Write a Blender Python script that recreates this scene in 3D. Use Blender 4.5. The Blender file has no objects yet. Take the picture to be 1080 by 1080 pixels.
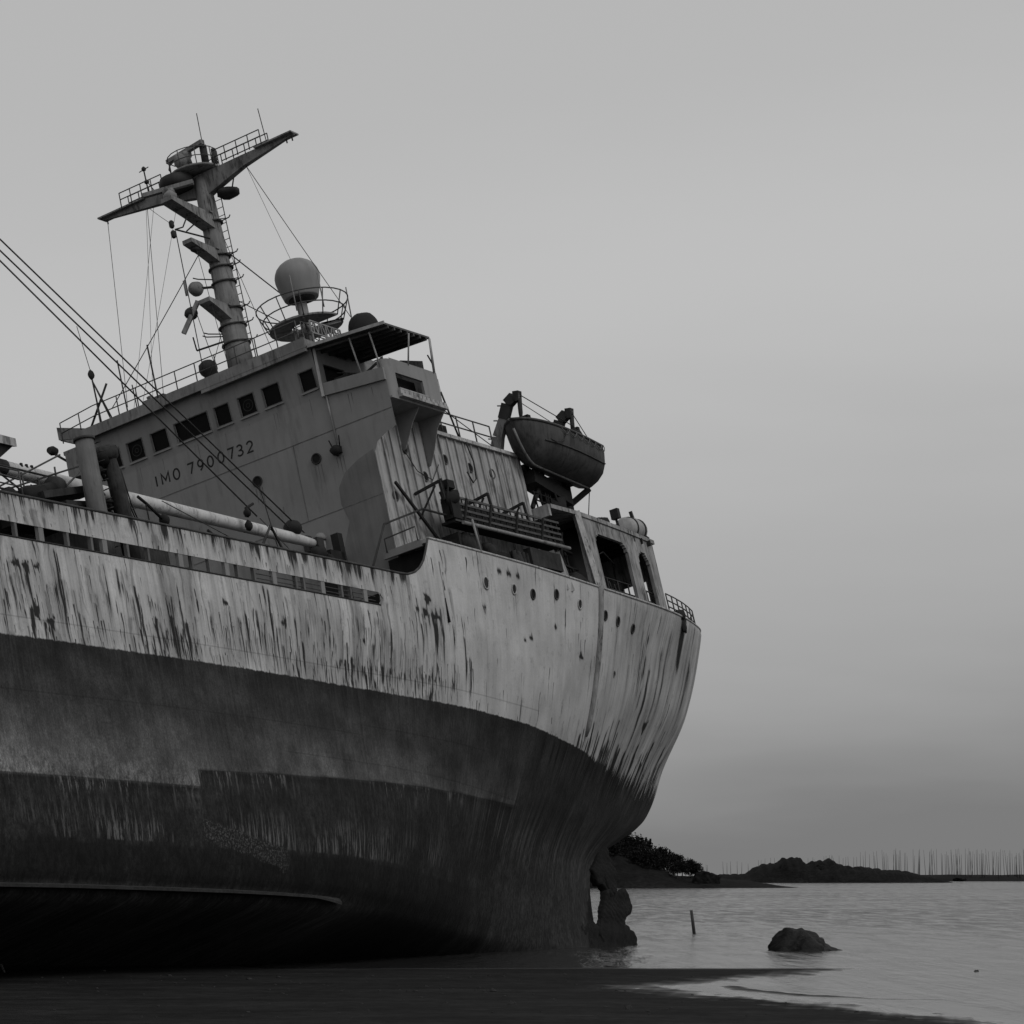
import bpy, bmesh, math, random
import numpy as np
from mathutils import Vector, Matrix
R = math.radians
rnd = random.Random(11)
C = bpy.context.scene.collection
sc = bpy.context.scene

# ------------------------------------------------------------------ materials
def mat(name, col, var=.25, scale=3., rough=.8, streak=0., spec=.25, bump=0., fine=0., rust=0., metallic=0.):
    """grey paint / rust: object-space noise, optional streaks running down, optional rust bloom"""
    m = bpy.data.materials.new(name); m.use_nodes = True
    nt = m.node_tree; nd = nt.nodes; lk = nt.links
    b = nd['Principled BSDF']
    b.inputs['Roughness'].default_value = rough
    b.inputs['Specular IOR Level'].default_value = spec
    b.inputs['Metallic'].default_value = metallic
    tc = nd.new('ShaderNodeTexCoord')
    def noise(sx, sy, sz, det=4, ro=.6):
        mp = nd.new('ShaderNodeMapping'); mp.inputs['Scale'].default_value = (sx, sy, sz)
        lk.new(tc.outputs['Object'], mp.inputs[0])
        n = nd.new('ShaderNodeTexNoise'); n.inputs['Scale'].default_value = 1; n.inputs['Detail'].default_value = det
        n.inputs['Roughness'].default_value = ro
        lk.new(mp.outputs[0], n.inputs['Vector']); return n.outputs['Fac']
    def ramp(src, a, bb, lo, hi):
        r = nd.new('ShaderNodeMapRange'); r.inputs[1].default_value = a; r.inputs[2].default_value = bb
        r.inputs[3].default_value = lo; r.inputs[4].default_value = hi; lk.new(src, r.inputs[0]); return r.outputs[0]
    def mul(a, bb):
        x = nd.new('ShaderNodeMath'); x.operation = 'MULTIPLY'; lk.new(a, x.inputs[0]); lk.new(bb, x.inputs[1]); return x.outputs[0]
    v = ramp(noise(scale, scale, scale), .3, .7, 1 - var, 1 + var * .6)
    if streak: v = mul(v, ramp(noise(scale * 5, scale * 5, scale * .22, 5), .45, .72, 1, 1 - streak))
    if fine: v = mul(v, ramp(noise(scale * 9, scale * 9, scale * 9, 3), .35, .65, 1 - fine, 1 + fine * .5))
    if rust: v = mul(v, ramp(mul(noise(scale * 1.3, scale * 1.3, scale * .5, 8, .7), noise(scale * 7, scale * 7, scale * 1.2, 4)), .27, .36, 1, 1 - rust))
    c = nd.new('ShaderNodeMath'); c.operation = 'MULTIPLY'; c.inputs[1].default_value = col; lk.new(v, c.inputs[0])
    lk.new(c.outputs[0], b.inputs['Base Color'])
    if bump:
        bp = nd.new('ShaderNodeBump'); bp.inputs['Strength'].default_value = bump; bp.inputs['Distance'].default_value = .05
        lk.new(noise(scale * 4, scale * 4, scale * 4), bp.inputs['Height']); lk.new(bp.outputs[0], b.inputs['Normal'])
    return m

M = {}
M['front'] = mat('front_paint', .225, .13, .5, .8, .10, bump=.12, rust=.18)
M['side'] = mat('side_paint', .36, .25, .9, .8, .4, rust=.6)
M['roof'] = mat('roof_paint', .22, .25, 1.2, .8, .25, rust=.5)
M['mast'] = mat('mast_paint', .23, .3, 1.5, .75, .35, rust=.6)
M['post'] = mat('post_paint', .13, .25, 1.2, .8, .3, rust=.4)
M['dome'] = mat('dome_fibreglass', .23, .10, .8, .6, .12)
M['boom'] = mat('boom_paint', .55, .2, 1.5, .7, .15, rust=.4)
M['dark'] = mat('dark_steel', .035, .4, 2., .8, .0)
M['rail'] = mat('rail_steel', .075, .4, 3., .7, .0, rust=.4)
M['railL'] = mat('pale_pipe', .24, .3, 3., .7, .0, rust=.4)
M['glass'] = mat('dark_window_glass', .006, .2, 3., .5, spec=.08)
M['frame'] = mat('window_frame', .13, .3, 4., .7, rust=.5)
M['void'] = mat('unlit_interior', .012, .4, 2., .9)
M['deck'] = mat('rusty_deck', .06, .5, 1.5, .9)
M['gear'] = mat('rusty_machinery', .036, .5, 2.5, .85, .3, rust=.5)
M['geardk'] = mat('black_machinery', .016, .4, 2.5, .85)
M['boat'] = mat('boat_paint', .065, .35, 1.2, .6, .4, rust=.4)
M['gang'] = mat('gangway_metal', .07, .35, 3, .7, rust=.3)
M['cap'] = mat('pale_rail_cap', .42, .3, 3, .8, .2, rust=.7)
M['capd'] = mat('rusty_rail_cap', .06, .5, 3, .9)
M['wire'] = mat('wire_rope', .03, .2, 3, .7)
M['ink'] = mat('black_lettering', .02, .3, 5, .8)
M['stern'] = mat('shelter_paint', .30, .35, 1.3, .85, .45, rust=.75)
M['encr'] = mat('encrusted_iron', .010, .5, 3, .9, bump=1.0, fine=.4)
M['raft'] = mat('raft_canister', .34, .25, 2, .7, .3)
M['canvas'] = mat('black_canvas', .018, .3, 2, .8)
M['rock'] = mat('wet_rock', .016, .5, 2.2, .75, bump=1., fine=.5, spec=.3)
M['rockfar'] = mat('shore_rock', .013, .5, .12, .95, spec=.03, fine=.5, bump=.4)
M['leaf'] = mat('dark_foliage', .020, .4, .2, .95, spec=.03, fine=.4)
M['bark'] = mat('tree_bark', .05, .4, 1, .9)
M['wall'] = mat('seawall_concrete', .11, .3, .2, .9, fine=.3)
M['pole'] = mat('bamboo_pole', .06, .3, 1, .9)
M['mud'] = mat('tidal_mud', .016, .4, .05, .95, spec=.03)
M['rope'] = mat('pale_rope', .12, .3, 5, .9)
M['stone'] = mat('wet_stone', .03, .4, 5, .8, bump=.6)

# ------------------------------------------------------------------ mesh helper
class MB:
    def __init__(s): s.v = []; s.f = []; s.sm = []
    def add(s, vs, fs, smooth=False):
        o = len(s.v); s.v += [tuple(p) for p in vs]
        for f in fs: s.f.append(tuple(i + o for i in f)); s.sm.append(smooth)
        return s
    def box(s, a, b):
        x0, x1 = sorted((a[0], b[0])); y0, y1 = sorted((a[1], b[1])); z0, z1 = sorted((a[2], b[2]))
        return s.add([(x0,y0,z0),(x1,y0,z0),(x1,y1,z0),(x0,y1,z0),(x0,y0,z1),(x1,y0,z1),(x1,y1,z1),(x0,y1,z1)],
              [(0,3,2,1),(4,5,6,7),(0,1,5,4),(1,2,6,5),(2,3,7,6),(3,0,4,7)])
    def bar(s, p, q, w, h, up=(0,0,1), w2=None, h2=None):
        p, q = Vector(p), Vector(q); d = (q - p).normalized(); u = Vector(up)
        sd = d.cross(u)
        if sd.length < 1e-4: sd = d.cross(Vector((1,0,0)))
        sd.normalize(); u = sd.cross(d).normalized(); w2 = w if w2 is None else w2; h2 = h if h2 is None else h2
        vs = []
        for o, ww, hh in ((p, w, h), (q, w2, h2)):
            for a, b in ((-1,-1),(1,-1),(1,1),(-1,1)): vs.append(o + sd*a*ww/2 + u*b*hh/2)
        return s.add(vs, [(0,3,2,1),(4,5,6,7),(0,1,5,4),(1,2,6,5),(2,3,7,6),(3,0,4,7)])
    def tube(s, pts, r, n=8, r2=None, caps=True):
        pts = [Vector(p) for p in pts]; k = len(pts); rs = r if isinstance(r, (list, tuple)) else [r + ((r2 if r2 is not None else r) - r) * i / max(1, k-1) for i in range(k)]
        vs = []; ref = None
        for i, p in enumerate(pts):
            d = (pts[min(i+1, k-1)] - pts[max(i-1, 0)]).normalized()
            if ref is None:
                ref = Vector((0,0,1)) if abs(d.z) < .9 else Vector((1,0,0))
            a = d.cross(ref).normalized(); b = d.cross(a).normalized()
            for j in range(n):
                t = 2*math.pi*j/n; vs.append(p + (a*math.cos(t) + b*math.sin(t))*rs[i])
        fs = [(i*n+j, i*n+(j+1)%n, (i+1)*n+(j+1)%n, (i+1)*n+j) for i in range(k-1) for j in range(n)]
        s.add(vs, fs, True)
        if caps: s.add(vs[:n], [tuple(range(n))]); s.add(vs[-n:], [tuple(reversed(range(n)))])
        return s
    def lathe(s, c, prof, n=24, axis='z', sy=1.):
        vs = []
        for r, h in prof:
            for j in range(n):
                t = 2*math.pi*j/n; a, b = r*math.cos(t), r*math.sin(t)*sy
                vs.append({'z': (c[0]+a, c[1]+b, c[2]+h), 'y': (c[0]+a, c[1]+h, c[2]+b), 'x': (c[0]+h, c[1]+a, c[2]+b)}[axis])
        k = len(prof)
        s.add(vs, [(i*n+j, i*n+(j+1)%n, (i+1)*n+(j+1)%n, (i+1)*n+j) for i in range(k-1) for j in range(n)], True)
        s.add(vs[:n], [tuple(range(n))]); s.add(vs[-n:], [tuple(range(n))]); return s
    def prism(s, poly, off):
        off = Vector(off); a = [Vector(p) for p in poly]; n = len(a)
        return s.add(a + [p + off for p in a], [tuple(range(n)), tuple(reversed(range(n, 2*n)))] + [(i, i+n, (i+1)%n+n, (i+1)%n) for i in range(n)])
    def blob(s, c, rx, ry, rz, seed=0, amp=.25, seg=10, rings=7):
        r = random.Random(seed); ph = [r.uniform(0, 6.28) for _ in range(6)]
        vs = []
        for i in range(rings+1):
            th = math.pi*i/rings
            for j in range(seg):
                t = 2*math.pi*j/seg
                k = 1 + amp*(math.sin(2*t+ph[0]+2*th)*.4 + math.sin(3*t+ph[1]-th)*.3 + math.sin(5*t+ph[2]+3*th)*.3) + r.uniform(-amp, amp)*.25
                vs.append((c[0]+rx*k*math.sin(th)*math.cos(t), c[1]+ry*k*math.sin(th)*math.sin(t), c[2]+rz*k*math.cos(th)))
        return s.add(vs, [(i*seg+j, i*seg+(j+1)%seg, (i+1)*seg+(j+1)%seg, (i+1)*seg+j) for i in range(rings) for j in range(seg)], True)
    def build(s, name, m, parent=None, link=True):
        me = bpy.data.meshes.new(name); me.from_pydata(s.v, [], s.f)
        me.polygons.foreach_set('use_smooth', s.sm); me.update()
        bm = bmesh.new(); bm.from_mesh(me)
        bmesh.ops.remove_doubles(bm, verts=bm.verts, dist=1e-5)
        bmesh.ops.recalc_face_normals(bm, faces=bm.faces); bm.to_mesh(me); bm.free()
        me.materials.append(M[m] if isinstance(m, str) else m)
        o = bpy.data.objects.new(name, me); C.objects.link(o)
        if parent: o.parent = parent
        return o

def tag(o, label=None, cat=None, group=None, kind=None):
    if label: o['label'] = label
    if cat: o['category'] = cat
    if group: o['group'] = group
    if kind: o['kind'] = kind
    return o

# ------------------------------------------------------------------ camera
cam = bpy.data.cameras.new('camera'); co = bpy.data.objects.new('camera', cam); C.objects.link(co)
cam.sensor_width = 36; cam.lens = 100; cam.clip_end = 40000; cam.clip_start = .5
co.location = (0, 0, 2.9); co.rotation_euler = (R(90) + math.atan(382/3000), 0, 0)
sc.camera = co

# ------------------------------------------------------------------ sky and sun
w = bpy.data.worlds.new('World'); sc.world = w; w.use_nodes = True
nt = w.node_tree; nd = nt.nodes; lk = nt.links
bg = nd['Background']
SUN_EL, SUN_AZ = R(48), R(125)          # azimuth clockwise from +Y (the way the camera looks)
sky = nd.new('ShaderNodeTexSky'); sky.sky_type = 'NISHITA'; sky.sun_disc = False
sky.sun_elevation = SUN_EL; sky.sun_rotation = SUN_AZ; sky.dust_density = 3; sky.air_density = 1
bw = nd.new('ShaderNodeRGBToBW'); lk.new(sky.outputs[0], bw.inputs[0])
tc = nd.new('ShaderNodeTexCoord'); sep = nd.new('ShaderNodeSeparateXYZ'); lk.new(tc.outputs['Generated'], sep.inputs[0])
# overcast layer: banks of cloud lying near level over the horizon
mp = nd.new('ShaderNodeMapping'); mp.inputs['Scale'].default_value = (2.6, 2.6, 13); mp.inputs['Rotation'].default_value = (0, R(9), 0)
lk.new(tc.outputs['Generated'], mp.inputs[0])
ns = nd.new('ShaderNodeTexNoise'); ns.inputs['Scale'].default_value = 1.3; ns.inputs['Detail'].default_value = 5; ns.inputs['Roughness'].default_value = .5
lk.new(mp.outputs[0], ns.inputs['Vector'])
nm = nd.new('ShaderNodeMapRange'); nm.inputs[1].default_value = .3; nm.inputs[2].default_value = .7; nm.inputs[3].default_value = -.016; nm.inputs[4].default_value = .016
lk.new(ns.outputs[0], nm.inputs[0])
ad = nd.new('ShaderNodeMath'); ad.operation = 'ADD'; lk.new(sep.outputs['Z'], ad.inputs[0]); lk.new(nm.outputs[0], ad.inputs[1])
# the cloud is thinner towards the left of the view
tl = nd.new('ShaderNodeMath'); tl.operation = 'MULTIPLY_ADD'; tl.inputs[1].default_value = -.12
lk.new(sep.outputs['X'], tl.inputs[0]); lk.new(ad.outputs[0], tl.inputs[2])
rp = nd.new('ShaderNodeValToRGB'); rp.color_ramp.interpolation = 'B_SPLINE'
el = rp.color_ramp.elements
stops = [(0, .188), (.012, .225), (.037, .298), (.063, .365), (.090, .385), (.13, .447), (.18, .505), (.215, .51), (.275, .455), (.5, .45), (1, .5)]
el[0].position = 0; el[1].position = 1
for p, c_ in stops[1:-1]: el.new(p)
for e, (p, c_) in zip(sorted(el, key=lambda q: q.position), stops): e.color = (c_, c_, c_, 1)
lk.new(tl.outputs[0], rp.inputs[0])
m1 = nd.new('ShaderNodeMath'); m1.operation = 'MULTIPLY'; m1.inputs[1].default_value = 10.; lk.new(rp.outputs[0], m1.inputs[0])
mx = nd.new('ShaderNodeMath'); mx.operation = 'MULTIPLY_ADD'; mx.inputs[1].default_value = .04
lk.new(bw.outputs[0], mx.inputs[0]); lk.new(m1.outputs[0], mx.inputs[2])
lk.new(mx.outputs[0], bg.inputs['Color']); bg.inputs['Strength'].default_value = .1

sl = bpy.data.lights.new('sun', 'SUN'); sl.energy = .9; sl.angle = R(35); sl.color = (1, .995, .99)
so = bpy.data.objects.new('sun', sl); C.objects.link(so)
sd = Vector((math.sin(SUN_AZ)*math.cos(SUN_EL), math.cos(SUN_AZ)*math.cos(SUN_EL), math.sin(SUN_EL)))
so.rotation_euler = sd.to_track_quat('Z', 'Y').to_euler()
sc.view_settings.view_transform = 'Standard'; sc.view_settings.look = 'None'; sc.view_settings.exposure = 0; sc.view_settings.gamma = 1

# ------------------------------------------------------------------ the ship: an empty that carries its pose (heeled away, down by the stern)
ship = bpy.data.objects.new('stranded_ship', None); C.objects.link(ship)
hd, heel, trim = R(29.3), R(14.7), R(.85)
A = Vector((math.sin(hd)*math.cos(trim), math.cos(hd)*math.cos(trim), -math.sin(trim)))
port0 = Vector((math.cos(hd), -math.sin(hd), 0)); zz = port0.cross(-A)
if zz.z < 0: zz = -zz
Pv = port0*math.cos(heel) + zz*math.sin(heel); Uv = zz*math.cos(heel) - port0*math.sin(heel); Fv = -A
POSE = Matrix(((Fv.x, Pv.x, Uv.x, -5.685), (Fv.y, Pv.y, Uv.y, 100.117), (Fv.z, Pv.z, Uv.z, -.29), (0,0,0,1)))
ship.matrix_world = POSE
tag(ship, 'rusting two tone cargo ship heeled over and stranded on the dark sand', 'ship')
def W(x, y, z): return POSE @ Vector((x, y, z))

# ---- hull form: half breadths along waterlines (x forward from the bridge front, height above keel)
LV=[
(0.0,[(-17.6,.12),(-12,.2),(-6,.3),(0,.4),(5,.5),(10,.7),(16,1.0),(24,1.4)]),
(0.4,[(-17.8,.12),(-12,.5),(-6,1.4),(0,2.6),(5,3.7),(10,4.6),(16,5.3),(24,5.7)]),
(1.2,[(-18,0.12),(-16,.3),(-12,.8),(-6,2.1),(0,3.8),(5,5.1),(10,6.0),(16,6.5),(24,6.75)]),
(2.5,[(-18.4,0.12),(-16,.5),(-12.4,1.1),(-6,2.7),(0,4.5),(5,5.7),(10,6.45),(16,6.85),(24,7.0)]),
(4.0,[(-20.0,0),(-18.7,.3),(-16,.9),(-12.4,1.7),(-6,3.5),(0,5.1),(5,6.1),(10,6.6),(16,6.95),(24,7.05)]),
(6.0,[(-25.7,0),(-25.2,.4),(-22,1.05),(-19.5,1.5),(-16,2.3),(-12.4,3.2),(-6,4.6),(0,5.7),(4,6.2),(9,6.6),(14,6.9),(20,7.05),(24,7.05)]),
(7.7,[(-27.6,0),(-27.3,.45),(-26.2,.95),(-24,1.65),(-21.8,2.15),(-20.5,2.45),(-17,3.2),(-13.75,4.05),(-10,4.8),(-6,5.47),(-.3,6.2),(3.9,6.45),(8.3,6.66),(12.9,6.9),(20,7.05),(24,7.08)]),
(10.,[(-28.9,0),(-28.6,1.0),(-27.7,2.1),(-26,2.95),(-23.3,3.5),(-20,4.1),(-17,4.6),(-13.75,5.15),(-10,5.75),(-6,6.2),(0,6.75),(4,6.95),(13,7.05),(24,7.08)]),
(12.,[(-29.3,0),(-29.0,1.4),(-28.2,2.75),(-27.1,3.6),(-25.6,4.05),(-23.3,4.5),(-20,4.98),(-17,5.42),(-13.75,5.87),(-10,6.25),(-6,6.55),(0,6.95),(4,7.06),(13,7.08),(24,7.08)]),
(13.4,[(-29.8,0),(-29.6,1.5),(-29.1,2.7),(-28.2,3.6),(-27.3,4.1),(-26.1,4.5),(-23.3,5.2),(-20.6,5.65),(-17.4,5.95),(-14.3,6.2),(-10.7,6.5),(-7.3,6.75),(-3.5,6.92),(0.8,7.05),(4,7.1),(24,7.1)]),
]
def pchip(xs, ys, x):
    if x <= xs[0]: return ys[0]
    if x >= xs[-1]: return ys[-1]
    n = len(xs); h = [xs[i+1]-xs[i] for i in range(n-1)]; d = [(ys[i+1]-ys[i])/h[i] for i in range(n-1)]
    def sl_(i):
        if i == 0: return d[0]
        if i == n-1: return d[-1]
        if d[i-1]*d[i] <= 0: return 0
        w1 = 2*h[i]+h[i-1]; w2 = h[i]+2*h[i-1]; return (w1+w2)/(w1/d[i-1]+w2/d[i])
    i = 0
    while x > xs[i+1]: i += 1
    t = (x-xs[i])/h[i]
    return (2*t**3-3*t*t+1)*ys[i]+(t**3-2*t*t+t)*h[i]*sl_(i)+(-2*t**3+3*t*t)*ys[i+1]+(t**3-t*t)*h[i]*sl_(i+1)
ZS = [l[0] for l in LV]; XE = [l[1][0][0] for l in LV]
def xe(z): return pchip(ZS, XE, z)
def half(X, z):
    X0 = xe(z); ys = []
    if X > 30:                                             # the bow closes in front of the camera's left
        t = min(1, (X-30)/18); tp = 1 - t**(1.6 + .05*z)
        return half(30, z)*max(0, tp)
    for (z_, tab), e in zip(LV, XE):
        xx = X+(e-X0)*max(0, min(1, (4-X)/(4-X0)))**2 if X < 4 else X
        ys.append(pchip([a for a, b in tab], [b for a, b in tab], xx))
    return pchip(ZS, ys, z)
XT = -29.8
def ztop(x):
    if x <= .66: return 13.42 + max(0, -x-18)**1.6*.004
    if x >= 2.5: return 11.85
    t = (x-.66)/1.84
    return 11.85 + (13.42-11.85)*(1-t)**2.2*(1 if t > .12 else 1) if t > .2 else 13.42 - (t/.2)*(13.42-12.9)
def ztop(x):
    if x <= .66: return 13.42 + max(0, -x-20)**1.5*.008
    for (a, za), (b, zb) in zip(STEP, STEP[1:]):
        if x <= b: return za + (zb-za)*(x-a)/(b-a)
    return 11.85
STEP = [(.66, 13.42), (.95, 12.95), (1.25, 12.55), (1.6, 12.25), (2.05, 12.02), (2.6, 11.88), (3.2, 11.85)]

# columns (fine on the side we see) and rows
cols = list(np.concatenate([XT + .02 + (np.linspace(0, 1, 40)**1.7)*2.2, np.arange(XT+2.3, -1, .075), np.arange(-1, 27, .048), np.linspace(27, 48, 50)]))
rows = sorted(set([round(v, 3) for v in np.concatenate([np.linspace(0, 1.2, 10), np.linspace(1.2, 10.55, 86)])]))
zu = [0, .15, .3, .45]                                     # 10.55 .. 11.0, then up to the rail
us = list(np.linspace(0, 1, 14)[1:])
ccols = np.array(cols)
ncoarse = np.concatenate([XT + (np.linspace(0, 1, 30)**2)*2.6 + .001, np.arange(XT+2.8, 49, .4)])
def colX(xd, z):
    """a column keeps its own frame line: at the stern it rakes with the counter"""
    if xd > -8: return xd
    k = ((-8-xd)/(-8-XT))**2.6
    return xd + (xe(min(z, 13.4))-XT)*k
def section(xd, zlist):
    out = []
    for z in zlist:
        X = colX(xd, z); out.append((X, half(min(X, 47.99), min(z, 13.4)), z))
    return out
kn = [i*.5 for i in range(0, 30)]
coarseY = np.array([[half(min(colX(x, z), 47.99), min(z, 13.4)) for z in kn] for x in ncoarse])
def grid_y(xd, z):
    a = np.interp(xd, ncoarse, np.arange(len(ncoarse))); i = int(min(a, len(ncoarse)-2)); f = a-i
    prof = coarseY[i]*(1-f)+coarseY[i+1]*f
    zz_ = min(z, 13.4)/.5; j = int(min(zz_, len(kn)-2)); g = zz_-j
    if 0 < j < len(kn)-2:
        p0, p1, p2, p3 = prof[j-1], prof[j], prof[j+1], prof[j+2]
        return max(0, p1+.5*g*(p2-p0+g*(2*p0-5*p1+4*p2-p3+g*(3*(p1-p2)+p3-p0))))
    return max(0, prof[j]*(1-g)+prof[j+1]*g)

rng = np.random.default_rng(5)
streaks = []                                              # x, top, bottom, width, strength
def S(x, zt, zb, w_, s_): streaks.append((x, zt, zb, w_, s_))
for _ in range(300):                                      # short drips above the painted waterline
    x = rng.choice([rng.uniform(-1, 26), rng.normal(17, 1.6), rng.normal(8.5, 2.2), rng.normal(5, 1.2), rng.normal(1.5, 1.0)])
    zt = 7.8 + abs(rng.normal(0, .8)); S(x, zt, zt-rng.uniform(.3, 1.5), rng.uniform(.02, .04), rng.uniform(.4, 1))
for _ in range(150):
    x = rng.uniform(4.5, 27); zt = rng.uniform(9.2, 10.6); S(x, zt, zt-rng.uniform(.6, 2.7), rng.uniform(.03, .14), rng.uniform(.15, .5))
for _ in range(60):
    x = rng.uniform(5, 27); zt = rng.uniform(8.2, 10.4); S(x, zt, zt-rng.uniform(.3, 1.4), rng.uniform(.02, .032), rng.uniform(.5, 1))
for _ in range(170):                                      # raised poop side
    x = rng.uniform(-29.5, .5); zt = rng.choice([13.5, rng.uniform(8.5, 13.4)]); S(x, zt, zt-rng.uniform(.3, 3.2), rng.uniform(.02, .05), rng.uniform(.12, .55))
for _ in range(46):                                       # long soft streaks round the quarter
    x = rng.uniform(-29.3, -14.5); S(x, rng.uniform(11, 13.6), rng.uniform(7, 9.5), rng.uniform(.06, .22), rng.uniform(.15, .38))
for _ in range(120):                                      # ragged edge at the stern
    x = rng.uniform(-28, -12.5); S(x, 7.7+abs(rng.normal(0, .55)), 6.2, rng.uniform(.03, .12), rng.uniform(.4, 1))
for _ in range(240):                                      # strip over the freeing ports
    x = rng.uniform(2.6, 28); S(x, 12.0, 11.85-rng.uniform(.2, 1.0), rng.uniform(.02, .13), rng.uniform(.2, .75))
for _ in range(16): S(rng.uniform(2.5, 9), 12., 10.9, rng.uniform(.1, .35), rng.uniform(.12, .30))
for x, zt, zb, w_, s_ in [(18.65,9.8,7.5,.09,1),(18.5,9.2,7.0,.05,.8),(17.9,9.5,8.9,.05,.9),(17.85,8.9,7.6,.13,1),(17.05,9.0,7.7,.14,1),(16.9,8.7,7.6,.08,1),(16.3,8.9,7.6,.16,1),(16.05,8.5,7.5,.07,.8),
        (22.2,10.5,7.6,.16,.65),(22.4,9.4,7.6,.2,.4),(11.6,10.5,7.6,.10,.75),(11.4,9.2,7.3,.06,.8),(9.9,8.9,7.5,.07,1),(13.9,9.7,8.6,.06,.8),(13.4,9.3,7.7,.09,.8),(4.3,9.9,7.9,.07,.9),(4.9,10.1,8.2,.22,.5),
        (-1.1,10.1,8.2,.10,1),(-1.45,9.5,7.4,.08,1),(-.3,10.8,9.6,.05,.8),(-1.0,10.9,9.9,.04,.8),(7.3,8.6,7.7,.12,.9),(6.9,8.7,7.8,.1,.9),(12.4,9.7,8.2,.15,.55),(13.1,9.9,8.1,.12,.5),
        (23.7,8.5,7.8,.12,.9),(23.2,8.3,7.4,.1,1),(22.9,8.1,7.4,.08,1),(-6.1,8.7,7.2,.05,.9),(-17.6,13.4,8,.2,.35),(-18.4,13.4,7.6,.22,.45),(-19.4,12.8,7.4,.15,.45),(-20.3,11.2,7,.14,.7),(-21.6,12,7.2,.25,.45)]:
    S(x, zt, zb-.35, w_*(.62 if w_ < .2 else 1), s_)
    if w_ < .2:
        for _ in range(3): S(x+rng.normal(0, .16), zt-rng.uniform(.1, .8), zb-rng.uniform(-.2, .4), rng.uniform(.02, .035), rng.uniform(.5, .9))
for _ in range(30):                                       # the big rust bloom under the break of the poop
    S(rng.uniform(.35, 2.5), rng.uniform(10.1, 11.1), rng.uniform(8.3, 9.9), rng.uniform(.025, .06), rng.uniform(.45, .95))
for _ in range(120):                                      # weeping seam
    x = rng.uniform(-.8, 8); z = 8.45+rng.normal(0, .07); S(x, z+.05, z-rng.uniform(.1, .6), rng.uniform(.02, .05), rng.uniform(.4, 1))
streaks = np.array(streaks)
spots = [(-4.52,12.9,.16),(-5.3,12.87,.2),(-6.1,12.87,.17),(-11.9,10.6,.2),(-7,10.75,.13),(-9.3,11.4,.15),(-16,10.4,.16),(-21.5,9.0,.3),(1.45,11.12,.26),(1.75,10.62,.22),(.9,10.6,.18),(2.3,10.7,.14),(1.2,10.55,.2),(23.6,9.75,.2),(23.1,9.8,.14),(24,9.8,.14),(14.1,9.7,.12),(10.9,9.35,.16),(6.1,9.2,.12),(-3.0,11.3,.14),(-6.4,10.55,.13),(23.5,8.45,.25),(22.9,8.2,.2)]
def zedge(x): return 3.82 if x > 17.1 else 4.3+max(0, 17.1-x)*.031

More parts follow.
